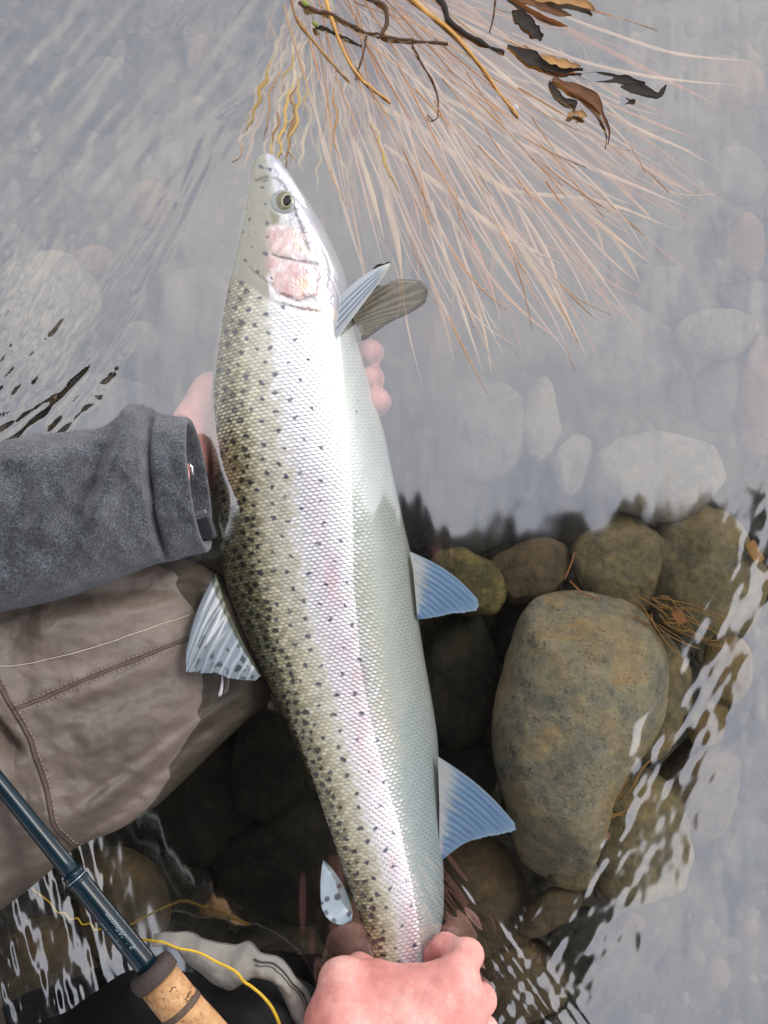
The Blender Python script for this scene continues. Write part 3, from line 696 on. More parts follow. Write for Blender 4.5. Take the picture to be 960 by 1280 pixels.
def adip(s, v, ray, X_, Y_):
    c = np.broadcast_to(C(158, 174, 184), s.shape + (3,)).copy()
    for (a, b_, r) in [(424, 1108, 3.2), (422, 1121, 4.2), (409, 1122, 3.4), (408, 1138, 3), (418, 1148, 3), (436, 1142, 3), (403, 1126, 2.2)]: c = blend(c, C(34, 40, 58), sstep(r + 1, r - 1, np.hypot(X_ - a, Y_ - b_)) * .85)
    return blend(c, C(52, 58, 74), sstep(.94, 1, v) * .7)
fin('adipose_fin', [(404, 1076), (416, 1088), (428, 1106), (437, 1128), (441, 1142)], [(403, 1080), (401, 1104), (402, 1130), (412, 1147), (426, 1153), (440, 1147)], -.002, .006, 8, adip, attr_mat('adipose_skin', .3, .5, transl=.2), ripple=.25)
def pect(s, v, ray, X_, Y_):
    c = blend(np.broadcast_to(C(196, 202, 204), s.shape + (3,)), C(132, 144, 164), sstep(.2, -.6, ray) * sstep(.08, .3, s) * sstep(.97, .7, s))
    return blend(c, C(232, 232, 216), np.clip(sstep(.75, 1, v) + sstep(.92, 1, s) * .7, 0, 1))
zf = lambda s, v: .010 * np.sin(np.pi * np.clip(s, 0, 1)) * (.4 + .6 * v)
fin('pectoral_fin', [(424, 370), (425, 386), (422, 404), (418, 428)], [(484, 344), (488, 346), (488, 350), (482, 356)], .002, .026, 6, pect, attr_mat('pectoral_skin', .35, .5, transl=.15), ripple=.7, zfun=zf, bow=(2, -6))
def dk(s, v, ray, X_, Y_):
    c = blend(np.broadcast_to(C(156, 148, 130), s.shape + (3,)), C(112, 106, 92), sstep(.3, -.7, ray) * .95); return blend(c, C(92, 86, 76), sstep(.88, 1, v) * .9)
fin('pectoral_fin', [(438, 388), (442, 398), (446, 410), (450, 424)], [(496, 351), (520, 351), (535, 364), (533, 374), (516, 388), (484, 404), (456, 424)], .0005, .004, 10, dk, dark_fin, ripple=.5, bow=(6, -8))  # far fin; its dark tone also stands for the near fin's reflection
def tailc(s, v, ray, X_, Y_):
    c = blend(np.broadcast_to(C(150, 142, 112), s.shape + (3,)), C(104, 98, 76), sstep(.3, -.7, ray) * .7); return blend(c, C(40, 38, 34), sstep(.5, .75, vn2(s * 20, v * 8, 3)) * .8)
fin('tail_fin', [(472, 1225), (495, 1238), (520, 1240), (545, 1225)], [(440, 1370), (480, 1345), (520, 1335), (560, 1340), (600, 1352), (650, 1370)], -.02, -.05, 18, tailc, fin_mat)

# ================================================================== ANGLER
m, n, b, o = nodes('skin'); t = noise_node(n, 34, 6, .68); t2 = noise_node(n, 420, 3)
r = ramp(n, t.outputs['Fac'], [(.3, L4(202, 126, 118)), (.52, L4(224, 156, 146)), (.72, L4(238, 188, 176))])
n.links.new(r.outputs[0], b.inputs['Base Color']); b.inputs['Roughness'].default_value = .48; b.inputs['Subsurface Weight'].default_value = .2
b.inputs['Subsurface Radius'].default_value = (.006, .002, .001); b.inputs['Subsurface Scale'].default_value = 1.0
vo = n.nodes.new('ShaderNodeTexVoronoi'); vo.inputs['Scale'].default_value = 520; tcn = n.nodes.new('ShaderNodeTexCoord'); n.links.new(tcn.outputs['Object'], vo.inputs['Vector'])
q_ = bump(n, t2.outputs['Fac'], .25, .0012, None); bump(n, vo.outputs['Distance'], .12, .0008, b, q_)
SKIN = m
angler = empty('person', 'kneeling angler in grey fleece and brown waders holding the trout with both hands', 'person')

def hand_right():
    p = []
    W = P(452, 1440, .075); W2 = P(470, 1470, .07)
    Kn = [P(571, 1226, .034), P(588, 1262, .026), P(586, 1300, .022), P(572, 1335, .020)]
    Wd = [P(430, 1420, .076), P(452, 1430, .078), P(475, 1440, .076), P(495, 1450, .070)]
    for k in range(4): p.append((Wd[k], Kn[k], .017, [.0125, .0125, .012, .011][k], .018))
    p.append((P(440, 1300, .052), P(545, 1275, .045), .020, .016, .02)); p.append((P(452, 1248, .038), P(560, 1240, .035), .016, .014, .02))
    p.append((P(470, 1233, .030), P(540, 1232, .028), .0125, .012, .010))
    # forefinger over the tail wrist and under it
    p.append((Kn[0], P(585, 1194, .024), .0118, .0102, .005)); p.append((P(585, 1194, .024), P(556, 1183, .006), .0100, .0092, .003)); p.append((P(556, 1184, .004), P(530, 1198, -.012), .0090, .0080, .004))
    for k, (a, b_, c) in enumerate([((602, 1250, .006), (586, 1240, -.022), (545, 1240, -.034)), ((604, 1290, .002), (588, 1284, -.026), (548, 1280, -.036)), ((594, 1328, .0), (580, 1322, -.024), (545, 1318, -.034))]):
        p += [(Kn[k + 1], P(*a), .0115, .0100, .006), (P(*a), P(*b_), .0098, .0090, .004), (P(*b_), P(*c), .0088, .0078, .004)]
    # thumb round the other side
    p += [(P(425, 1400, .066), P(418, 1290, .050), .020, .017, .02), (P(418, 1290, .050), P(427, 1224, .030), .0165, .0132, .014), (P(427, 1224, .030), P(450, 1213, .006), .0128, .0105, .006), (P(450, 1213, .006), P(478, 1222, -.014), .0105, .0085, .005)]
    p += [(P(430, 1242, .036), P(474, 1226, .026), .012, .0105, .012)]
    p += [(W, P(440, 1640, .12), .028, .032, .02)]
    f0 = sdf_union(p, .010)
    tend = [(Wd[k], Kn[k]) for k in range(4)]
    def f(x):
        d = f0(x)
        for a, b_ in tend: d = d - .0016 * np.exp(-(np.maximum(cone_sdf(x, a, b_ + np.array([0, 0, .012]), 0, 0) - .004, 0) / .004) ** 2)
        kn = np.linalg.norm(x - (Kn[0] + np.array([0, 0, .012])), axis=1); d = d - .0022 * np.exp(-(kn / .009) ** 2)
        kn2 = np.linalg.norm(x - (P(585, 1194, .033)), axis=1); d = d + .0007 * np.exp(-(kn2 / .007) ** 2) * np.sin(x[:, 1] * 3600)
        return d + .0004 * vn3(x * 260, 3) + .0009 * vn3(x * 90, 13)
    lo, hi = bbox(p, .006); lo[1] = max(lo[1], P(480, 1480, .08)[1]); return surface_nets(f, lo, hi, .0019)
def hand_left():
    p = [(P(120, 600, .045), P(190, 596, -.006), .030, .026, .02), (P(190, 596, -.006), P(262, 562, -.058), .025, .023, .025), (P(222, 566, -.024), P(266, 494, -.040), .018, .015, .02)]
    p += [(P(266, 494, -.040), P(310, 480, -.075), .015, .012, .012), (P(310, 480, -.075), P(345, 440, -.085), .012, .009, .006)]
    for k, y in enumerate((452, 484, 514, 546)):
        a, b_ = P(258, 545 + (k - 1) * 12, -.058), P(365, y + 12, -.092); p.append((a, b_, .020, .0125, .02))
        tip = [(459, 437), (460, 470), (468, 499), (440, 536)][k]; kn = P(tip[0] + 4, tip[1] + 4, -.062)
        p += [(b_, kn, .0115, .010, .006), (kn, P(tip[0] + 3, tip[1], -.026), .0098, [.0078, .0072, .0092, .007][k], .004)]
    f0 = sdf_union(p, .012); lo, hi = bbox(p, .006); lo[0] = max(lo[0], P(120, 600, .04)[0]); return surface_nets(lambda x: f0(x) + .0004 * vn3(x * 250, 4), lo, hi, .0021)
# shoulders, arms and head carry the hands; they kneel outside the picture
SHL, SHR, ELB_L, ELB_R = np.array([-.50, .02, .52]), np.array([-.50, -.36, .50]), P(-400, 575, .17), np.array([-.26, -.62, .26])
NECK, HEADC = np.array([-.50, -.17, .62]), np.array([-.42, -.17, .76])
core = [(SHL, ELB_L, .045, .038), (ELB_L, P(-200, 625, .115), .036, .032), (P(-200, 625, .115), P(0, 662, .082), .032, .028), (P(0, 662, .082), P(118, 600, .045), .028, .026), (SHR, ELB_R, .045, .038), (ELB_R, P(450, 1470, .078), .038, .027), (SHL, SHR, .06, .06), (NECK, HEADC, .05, .05), (np.array([-.62, -.17, .15]), NECK - [0, 0, .1], .13, .14),
        (HEADC, HEADC + [0.01, 0, .07], .075, .082), (HEADC + [.05, 0, -.02], HEADC + [.045, 0, .02], .05, .06), (HEADC + [.085, 0, .035], HEADC + [.105, 0, .015], .010, .014), (HEADC + [0, .085, .03], HEADC + [-.005, .092, .05], .012, .016), (HEADC + [0, -.085, .03], HEADC + [-.005, -.092, .05], .012, .016)]
lo, hi = bbox(core, .02); lo[2] = .02
Vs, Qs, nb = [], [], 0
for v_, q_ in (hand_right(), hand_left(), surface_nets(sdf_union(core, .03), lo, hi, .013)):
    Vs.append(v_); Qs.append(q_ + nb); nb += len(v_)
def flipped(V, Q):
    a = V[Q[:, 0]]; b_ = V[Q[:, 1]]; c = V[Q[:, 2]]; return np.einsum('ij,ij->', np.cross(b_ - a, c - a), a - V.mean(0)) < 0
Qs = [q[:, ::-1] if flipped(v, q - q.min()) else q for v, q in zip(Vs, Qs)]
link('body', mesh_np('body', np.concatenate(Vs), np.concatenate(Qs)), SKIN, angler)

# ---- cloth as a loft between two traced edges
def loft_x(name, xs, e0, e1, zc, hb, disp, m, parent, nx=300, nt=260, p=2.2, kslope=0.0, cap=None, seed=0):
    X_ = np.linspace(xs[0], xs[-1], nx); t0, t1 = pchip(xs, e0, X_), pchip(xs, e1, X_); zc_ = pchip(xs, zc, X_); hb_ = pchip(xs, hb, X_)
    a = np.linspace(0, 2 * np.pi, nt, endpoint=False); uu_ = -np.cos(a); sg = np.where(np.arange(nt) <= nt // 2, 1.0, -1.0)
    pr = (1 - np.abs(uu_) ** p) ** (1 / p)
    PYl = (t0 + t1)[:, None] / 2 + (t1 - t0)[:, None] / 2 * uu_; PXl = np.repeat(X_[:, None], nt, 1)
    Z = zc_[:, None] + hb_[:, None] * pr * sg + kslope * (PYl - (t0 + t1)[:, None] / 2) * K
    if cap is not None:   # shear the end of the tube
        PXl = PXl + cap(PXl, PYl, uu_)
    d = disp(PXl, PYl); Z = Z + np.where(sg[None] > 0, d, 0) * np.minimum(1, pr * 1.6)[None]
    x_, y_ = PX(PXl, PYl, Z * .0 + zc_[:, None] * .6)
    V = np.stack([x_, y_, Z], -1)
    return V, PXl, PYl
# waders
def ridge(px, py, line, wd, amp, fade=True):
    d, f_ = pdist(px, py, line); k = np.exp(-(d / wd) ** 2)
    if fade: k = k * sstep(0, .15, f_) * sstep(1, .8, f_)
    return amp * k
SEAM1 = [(12, 745), (24, 790), (40, 835), (58, 872), (74, 905), (84, 945), (94, 990), (102, 1030), (106, 1050)]
SEAM2 = [(59, 873), (95, 858), (140, 838), (190, 818), (246, 795)]
def wader_disp(px, py):
    z = ridge(px, py, [(-60, 800), (5, 850), (45, 905), (70, 935)], 9, -.011) + ridge(px, py, [(-60, 830), (0, 880), (40, 930), (60, 1000)], 22, .006)
    z += ridge(px, py, [(90, 745), (150, 742), (230, 735), (290, 742)], 14, -.008) + ridge(px, py, [(60, 790), (150, 765), (260, 715)], 20, .005)
    z += ridge(px, py, [(60, 1020), (120, 1000), (190, 940), (250, 895), (300, 862)], 17, .0055) + ridge(px, py, [(120, 990), (180, 945), (240, 900), (285, 862)], 9, -.0055)
    z += ridge(px, py, [(120, 1040), (180, 985), (240, 925), (300, 880)], 10, -.005)
    z += ridge(px, py, SEAM1, 15, .0020, False) - ridge(px, py, SEAM1, 2.2, .0012, False) - ridge(px, py, [(x - 24, y + 3) for x, y in SEAM1], 4, .0014, False)
    z += ridge(px, py, [(x + 2, y - 12) for x, y in SEAM2], 11, .0013) + ridge(px, py, [(x + 2, y + 12) for x, y in SEAM2], 11, .0013) - ridge(px, py, SEAM2, 2.2, .0012)
    z += ridge(px, py, [(95, 885), (160, 868), (250, 835)], 12, -.0028) + ridge(px, py, [(120, 920), (200, 890), (270, 850)], 22, .003)
    z = z * 1.3 + .0032 * fbm2(px / 75 + py / 160, py / 38 + px / 120, 14, 3) + 0.0012 * (1 - np.abs(fbm2(px / 60 + py / 70, py / 26 - px / 60, 15, 2)) * 2) + .0007 * fbm2(px / 12, py / 10, 16, 2)
    z += ridge(px, py, [(0, 1085), (50, 1050), (100, 1018)], 12, -.004) + ridge(px, py, [(-20, 1020), (40, 985), (85, 950)], 10, -.0035) + ridge(px, py, [(0, 960), (40, 950), (80, 930)], 14, .003)
    return z
wxs = [-420, -200, 0, 40, 70, 90, 112, 150, 190, 230, 262, 290, 312, 328, 337]
Vw, wpx, wpy = loft_x('waders', wxs, [640, 650, 668, 672, 676, 680, 684, 690, 694, 700, 712, 735, 768, 808, 846], [1250, 1220, 1136, 1108, 1082, 1062, 1050, 1036, 1012, 976, 944, 918, 898, 884, 866],
    [.05, .05, .018, .009, .004, .001, -.003, -.011, -.022, -.033, -.042, -.046, -.048, -.050, -.050], [.075, .07, .062, .060, .058, .057, .056, .053, .050, .046, .041, .034, .025, .015, .004], wader_disp, None, None, nx=380, nt=420, p=2.6)
wm, n, b, o = nodes('wader_fabric'); t = noise_node(n, 16, 6, .62); t2 = noise_node(n, 900, 2)
r = ramp(n, t.outputs['Fac'], [(.28, L4(82, 72, 64)), (.5, L4(106, 95, 86)), (.74, L4(126, 115, 105))]); n.links.new(r.outputs[0], b.inputs['Base Color'])
b.inputs['Roughness'].default_value = .52; b.inputs['Specular IOR Level'].default_value = .45; wv = noise_node(n, 70, 5, .6); q_ = bump(n, wv.outputs['Fac'], .35, .004, None); bump(n, t2.outputs['Fac'], .2, .0005, b, q_)
waders = link('waders', mesh_np('waders', Vw.reshape(-1, 3), grid_faces(*Vw.shape[:2], True)[:, ::-1]), wm, angler); waders['label'] = 'wet brown wader leg with taped seams, knee dipping into the water'
half = Vw.shape[1] // 2 + 1; wtx, wty, wtz = wpx[:, :half].ravel(), wpy[:, :half].ravel(), Vw[:, :half].reshape(-1, 3)
def on_wader(pts, lift=.0006):
    q = np.array([wtz[np.argsort((wtx - a) ** 2 + (wty - b_) ** 2)[:6]].mean(0) + [0, 0, lift] for a, b_ in pts]); q[1:-1] = (q[:-2] + 2 * q[1:-1] + q[2:]) / 4; return q
seam_m = simple('seam_tape', L4(86, 70, 62), .6, .2, 300, .3, .0006); stitch_m = simple('stitch_thread', L4(150, 136, 122), .7, .1, 300, 0)
tube('seam', on_wader(smooth_line(SEAM1, 90)), .0011, seam_m, waders, 6); tube('seam', on_wader(smooth_line(SEAM2, 60)), .0011, seam_m, waders, 6)
SV, SQ, sb = [], [], 0
for line, off in ((SEAM1, (5, -1)), (SEAM2, (1, -5)), (SEAM2, (1, 5))):
    pts = on_wader([(a + off[0], b_ + off[1]) for a, b_ in smooth_line(line, 120 if line is SEAM1 else 80)], .0004)
    for i in range(0, len(pts) - 1, 2):
        v_, q_ = tube_arrays(smooth_line([pts[i], pts[i + 1] + [0, 0, .0002]], 3), .00042, 4); SV.append(v_); SQ += [[k + sb for k in f] for f in q_]; sb += len(v_)
st_ = link('stitching', poly_mesh('stitching', np.concatenate(SV), SQ), stitch_m, waders); st_['kind'] = 'stuff'
# far thigh and other leg of the waders, under the torso outside the picture
leg2 = [(np.array([-.62, -.30, .12]), np.array([-.36, -.36, .02]), .10, .075), (np.array([-.36, -.36, .02]), np.array([-.62, -.40, -.12]), .07, .055), (np.array([-.62, -.05, .12]), np.array([-.50, -.10, .0]), .10, .09), (np.array([-.62, -.25, .14]), np.array([-.62, -.05, .14]), .12, .12)]
lo, hi = bbox(leg2, .02); v_, q_ = surface_nets(sdf_union(leg2, .04), lo, hi, .014); q_ = q_[:, ::-1] if flipped(v_, q_) else q_
link('wader_seat', mesh_np('wader_seat', v_, q_), wm, waders)

# fleece sleeve
def sleeve_disp(px, py):
    z = ridge(px, py, [(201, 500), (205, 560), (211, 620), (219, 700)], 4.5, -.0060, False) + ridge(px, py, [(182, 500), (186, 560), (170, 620), (150, 690)], 13, .0065)
    z += ridge(px, py, [(165, 560), (150, 610), (120, 680)], 12, -.0045) + ridge(px, py, [(100, 560), (120, 610), (90, 690)], 20, .004) + ridge(px, py, [(60, 590), (80, 650), (40, 720)], 16, -.004)
    z = z * 1.5 + .0042 * fbm2(px / 48, py / 60, 24, 3) + .0018 * (1 - 2 * np.abs(fbm2(px / 34 - py / 50, py / 70, 27, 2))) + .0005 * fbm2(px / 6, py / 6, 25, 3)
    return z
sxs = [-420, -200, 0, 50, 100, 142, 161, 176, 190, 202, 212, 224, 238, 252]
def shear(px, py, uu_): return 11 * uu_ * sstep(60, 240, px)
Vv, spx, spy = loft_x('sleeve', sxs, [420, 500, 570, 557, 549, 545, 536, 524, 514, 514, 520, 525, 526, 527], [700, 740, 766, 758, 745, 728, 720, 713, 707, 704, 702, 698, 694, 691], [.19, .13, .088, .080, .072, .064, .060, .057, .053, .050, .047, .045, .042, .039], [.062, .058, .050, .048, .046, .044, .043, .043, .043, .041, .040, .040, .039, .039], sleeve_disp, None, None, nx=330, nt=300, p=2.1, cap=shear)
ctr = Vv[-1].mean(0); rings = [Vv[-1] + (ctr - Vv[-1]) * k + np.array([d, 0, 0]) for k, d in ((.02, .0012), (.06, .0016), (.10, .0002), (.12, -.004), (.13, -.02), (.14, -.05))]
Vv = np.concatenate([Vv, np.stack(rings)])
fm, n, b, o = nodes('charcoal_fleece'); t = noise_node(n, 55, 6, .7); t2 = noise_node(n, 650, 4, .75)
r = ramp(n, t.outputs['Fac'], [(.3, L4(46, 49, 54)), (.7, L4(88, 92, 98))]); r2 = ramp(n, t2.outputs['Fac'], [(.3, (.22, .22, .23, 1)), (.5, (.9, .9, .9, 1)), (.70, (2.9, 2.9, 3.0, 1))])
n.links.new(mixc(n, .9, r.outputs[0], r2.outputs[0], 'MULTIPLY'), b.inputs['Base Color']); b.inputs['Roughness'].default_value = .95; b.inputs['Specular IOR Level'].default_value = .1
b.inputs['Sheen Weight'].default_value = .35; b.inputs['Sheen Roughness'].default_value = .5; bump(n, t2.outputs['Fac'], .8, .0025, b)
jacket = link('fleece_jacket', mesh_np('fleece_jacket', Vv.reshape(-1, 3), grid_faces(*Vv.shape[:2], True)[:, ::-1]), fm, angler); jacket['label'] = 'charcoal grey fleece sleeve with a folded cuff'
# fuzz standing off the fleece
nV = Vv[:330].reshape(330, 300, 3); nn_ = np.cross(np.roll(nV, -1, 1) - nV, np.gradient(nV, axis=0)); nn_ /= np.linalg.norm(nn_, axis=-1, keepdims=True) + 1e-12
if nn_[:, 75, 2].mean() < 0: nn_ = -nn_
sel = rng.integers(0, 330, 26000), rng.integers(0, 300, 26000); keep = (spx[sel] > -40); base_ = nV[sel][keep] + rng.normal(0, .0003, (keep.sum(), 3)); nr_ = nn_[sel][keep] + rng.normal(0, .55, base_.shape)
ln = rng.uniform(.0008, .0022, len(base_))[:, None]; sd = np.cross(nr_, rng.normal(size=nr_.shape)); sd = sd / np.linalg.norm(sd, axis=1, keepdims=True) * .00010
FVv = np.stack([base_ - sd, base_ + sd, base_ + nr_ * ln], 1).reshape(-1, 3)
fz = link('fleece_fibres', mesh_np('fleece_fibres', FVv, np.arange(len(FVv)).reshape(-1, 3), False), simple('fleece_fibre', L4(92, 96, 104), .95, .4, 300, 0, spec=.1), jacket); fz['kind'] = 'stuff'
tor = [(SHL, ELB_L, .075, .062), (ELB_L, np.array(Vv[40].mean(0)), .062, .055), (SHR, ELB_R, .075, .062), (ELB_R, P(446, 1560, .10), .060, .046), (SHL + [-.02, 0, -.02], SHR + [-.02, 0, -.02], .10, .10), (np.array([-.63, -.17, .16]), NECK + [-.03, 0, -.10], .16, .17), (NECK, NECK + [0.01, 0, .03], .07, .065)]
lo, hi = bbox(tor, .02); v_, q_ = surface_nets(sdf_union(tor, .04), lo, hi, .013); q_ = q_[:, ::-1] if flipped(v_, q_) else q_
link('jacket_body', mesh_np('jacket_body', v_, q_), fm, jacket)
cap_p = [(HEADC + [0, 0, .075], HEADC + [-.005, 0, .085], .088, .086), (HEADC + [.10, .03, .10], HEADC + [.10, -.03, .10], .014, .014)]
lo, hi = bbox(cap_p, .02); f0 = sdf_union(cap_p, .04); v_, q_ = surface_nets(lambda x: np.maximum(f0(x), HEADC[2] + .065 - x[:, 2]), lo, hi, .008); q_ = q_[:, ::-1] if flipped(v_, q_) else q_
link('cap', mesh_np('cap', v_, q_), simple('dark_cap', L4(50, 52, 50), .9, .2, 60), angler)
# wristwatch under the cuff
watch = link('watch', None, None, angler); watch['label'] = 'dark wristwatch peeping from under the fleece cuff'
wc = np.array([P(229, 580, .03), P(258, 634, .028)])
def ring_strap(name, c, axisdir, rad, wdt, thk, m, parent, a0, a1):
    ax_ = np.asarray(axisdir, float); ax_ /= np.linalg.norm(ax_); e1 = np.cross(ax_, [0, 0, 1.]); e1 /= np.linalg.norm(e1); e2 = np.cross(e1, ax_)
    V = []; na = 40
    for a in np.linspace(a0, a1, na):
        d = math.cos(a) * e1 + math.sin(a) * e2
        for (r_, w_) in ((rad, -wdt / 2), (rad + thk, -wdt / 2 + .0008), (rad + thk, wdt / 2 - .0008), (rad, wdt / 2)): V.append(c + d * r_ + ax_ * w_)
    return link(name, mesh_np(name, V, grid_faces(na, 4, True)), m, parent)
wdir = P(262, 560, -.03) - P(205, 592, .022)
ring_strap('strap', P(205, 593, -.014), wdir, .0262, .016, .0026, simple('rubber_strap', L4(62, 66, 72), .45, .12, 80, .1), watch, -.4, 2 * math.pi - .4)
def box(name, c, sx, sy, sz, rz, m, parent, bev=.15):
    V = []; 
    for z, k in ((-sz, 1), (sz * .6, 1), (sz, 1 - bev)):
        for a, b_ in ((-1, -.8), (-.8, -1), (.8, -1), (1, -.8), (1, .8), (.8, 1), (-.8, 1), (-1, .8)):
            x_, y_ = a * sx * k, b_ * sy * k; V.append((c[0] + x_ * math.cos(rz) - y_ * math.sin(rz), c[1] + x_ * math.sin(rz) + y_ * math.cos(rz), c[2] + z))
    Q = grid_faces(3, 8, True).tolist() + [list(range(7, -1, -1)), list(range(16, 24))]
    return link(name, poly_mesh(name, V, Q, False), m, parent)
box('watch_case', P(256, 662, .022), .006, .008, .006, .3, simple('black_resin', L4(40, 42, 46), .35, .1, 90, 0), watch)
box('buckle', P(249, 642, .030), .005, .0016, .0012, .35, simple('grey_resin', L4(92, 98, 106), .4, .1, 90, 0), watch)
tube('strap_pin', [P(235, 578, .016), P(239, 584, .016), P(242, 595, .014)], [.0012, .0016, .0004], simple('steel', L4(226, 228, 234), .15, .02, 50, 0, metal=.9), watch, 8)

# wading boot with its pale gaiter, drawn up beside the rod
boot_p = [(P(60, 1330, -.035), P(200, 1275, -.025), .052, .044), (P(200, 1275, -.025), P(340, 1300, -.02), .046, .050), (P(340, 1300, -.02), P(420, 1420, .0), .052, .055)]
lo, hi = bbox(boot_p, .01); f0 = sdf_union(boot_p, .03); v_, q_ = surface_nets(lambda x: f0(x) + .0016 * vn3(x * 60, 8), lo, hi, .004); q_ = q_[:, ::-1] if flipped(v_, q_) else q_
boot = link('wading_boot', mesh_np('wading_boot', v_, q_), simple('black_boot', L4(15, 14, 14), .5, .3, 90, .3, .003, spec=.3), angler); boot['label'] = 'black wading boot in shadow under the rod handle'
# gaiter: a crumpled sheet with thickness over the boot
gt = [(183, 1182), (197, 1177), (225, 1180), (258, 1188), (290, 1196), (304, 1192), (322, 1203), (345, 1213), (366, 1234), (382, 1258), (392, 1290)]
gb = [(190, 1192), (212, 1196), (224, 1216), (245, 1232), (262, 1246), (280, 1254), (296, 1246), (312, 1238), (332, 1240), (350, 1262), (362, 1292)]
A, B_ = smooth_line(gt, 90), smooth_line(gb, 90); v1 = np.linspace(0, 1, 36)[None, :, None]; G = A[:, None] * (1 - v1) + B_[:, None] * v1
gz = .032 - .012 * (v1[..., 0] - .5) ** 2 * 4 + .004 * fbm2(G[..., 0] / 22, G[..., 1] / 30, 44, 3) + .003 * np.sin(np.linspace(0, 1, 90)[:, None] * 26 + v1[..., 0] * 2) * (1 - v1[..., 0])
gx, gy = PX(G[..., 0], G[..., 1], .04); V1 = np.stack([gx, gy, gz], -1).reshape(-1, 3); N = len(V1); g = grid_faces(90, 36); nv_ = 36
rim = np.r_[np.arange(nv_), np.arange(2 * nv_ - 1, N, nv_), np.arange(N - 2, N - nv_ - 1, -1), np.arange(N - 2 * nv_, 0, -nv_)]; r2_ = np.roll(rim, -1)
gait = link('gaiter', mesh_np('gaiter', np.r_[V1, V1 - [0, 0, .0016]], np.r_[g[:, ::-1], g + N, np.stack([rim, rim + N, r2_ + N, r2_], 1)]), simple('grey_gaiter_cloth', L4(134, 130, 124), .8, .12, 40, .2, .001), angler); gait['label'] = 'pale grey cloth gaiter edge over the black boot'
V1g = V1.reshape(90, 36, 3)
tube('seam', V1g[48:88, 5] + [0, 0, .0006], .0008, simple('gaiter_seam', L4(70, 66, 62), .8, .1, 90, 0), gait, 6)
tube('seam', V1g[50:88, 8] + [0, 0, .0006], .0005, simple('gaiter_stitch', L4(92, 88, 82), .8, .1, 90, 0), gait, 6)

# ================================================================== PHOTOGRAPHER (only mirrored in the water)
photo = empty('person', 'photographer leaning over in added dark clothing, seen only as a dark reflection', 'person')
sk = [(np.array([-.02, -.66, .95]), np.array([0, -.16, 1.22]), .12, .14), (np.array([0, -.13, 1.30]), np.array([0, -.02, 1.34]), .055, .055), (np.array([0, .0, 1.34]), np.array([0, .03, 1.40]), .085, .09), (np.array([0, .06, 1.30]), np.array([0, .07, 1.33]), .05, .05), (np.array([0, .105, 1.335]), np.array([0, .115, 1.32]), .012, .015)]
for s in (-1, 1):
    sk += [(np.array([s * .19, -.12, 1.22]), np.array([s * .50, .06, 1.00]), .05, .04), (np.array([s * .50, .06, 1.00]), np.array([s * .10, .03, .87]), .038, .026), (np.array([s * .10, .03, .87]), np.array([s * .055, .01, .86]), .028, .024), (np.array([s * .12, -.66, .92]), np.array([s * .16, -.62, .45]), .085, .06), (np.array([s * .16, -.62, .45]), np.array([s * .17, -.70, -.18]), .055, .04)]
lo, hi = bbox(sk, .02); v_, q_ = surface_nets(sdf_union(sk, .03), lo, hi, .014); q_ = q_[:, ::-1] if flipped(v_, q_) else q_
link('body', mesh_np('body', v_, q_), SKIN, photo)
dark_cl = simple('dark_mirrored_cloth', L4(34, 35, 36), .9, .2, 20, .3, .01, spec=.2)
pc = [(np.array([-.03, -.80, .98]), np.array([0, -.22, 1.26]), .17, .19), (np.array([0, -.14, 1.24]), np.array([0, -.06, 1.30]), .13, .11)]  # unseen poncho, added and cut wide to shape the dark reflection
for s in (-1, 1):
    pc += [(np.array([s * .20, -.14, 1.22]), np.array([s * .54, .05, 1.02]), .09, .085), (np.array([s * .54, .05, 1.02]), np.array([s * .12, .04, .90]), .085, .055), (np.array([s * .40, -.0, 1.04]), np.array([0, -.04, 1.08]), .10, .10), (np.array([s * .50, .0, 1.02]), np.array([s * .10, -.66, 1.0]), .085, .11), (np.array([s * .32, -.02, 1.02]), np.array([s * .10, -.40, 1.05]), .10, .12)]
pc += [(np.array([.54, -.0, 1.02]), np.array([.38, -.40, 1.02]), .09, .09), (np.array([.38, -.40, 1.02]), np.array([.13, -.72, 1.0]), .09, .10), (np.array([.25, -.10, 1.04]), np.array([.16, -.50, 1.04]), .12, .12)]  # side bulges added to broaden the mirrored dark shape
pc += [(np.array([-.52, -.02, 1.02]), np.array([-.36, -.46, 1.02]), .10, .10), (np.array([-.36, -.46, 1.02]), np.array([-.14, -.74, 1.0]), .10, .11), (np.array([-.30, -.10, 1.04]), np.array([-.22, -.55, 1.04]), .13, .13)]
lo, hi = bbox(pc, .02); f0 = sdf_union(pc, .05); v_, q_ = surface_nets(lambda x: f0(x) + .012 * vn3(x * 14, 2), lo, hi, .014); q_ = q_[:, ::-1] if flipped(v_, q_) else q_
link('added_poncho', mesh_np('added_poncho', v_, q_), dark_cl, photo)
for nm, gv in [('added_glove', [(np.array([s * .30, .045, .945]), np.array([s * .12, .03, .88]), .048, .038), (np.array([s * .13, .03, .88]), np.array([s * .05, .01, .86]), .036, .032)]) for s in (-1, 1)] + [('added_hood', [(np.array([0, -.0, 1.33]), np.array([0, .06, 1.36]), .105, .085), (np.array([0, .06, 1.28]), np.array([0, .08, 1.33]), .062, .062)])]:  # unseen gloves and hood, added to keep pale skin out of the reflection
    lo, hi = bbox(gv, .02); v_, q_ = surface_nets(sdf_union(gv, .02), lo, hi, .010); q_ = q_[:, ::-1] if flipped(v_, q_) else q_
    link(nm, mesh_np(nm, v_, q_), dark_cl, photo)
hat = [(np.array([0, .02, 1.42]), np.array([0, .02, 1.47]), .098, .085)]
lo, hi = np.array([-.2, -.16, 1.36]), np.array([.2, .2, 1.60])
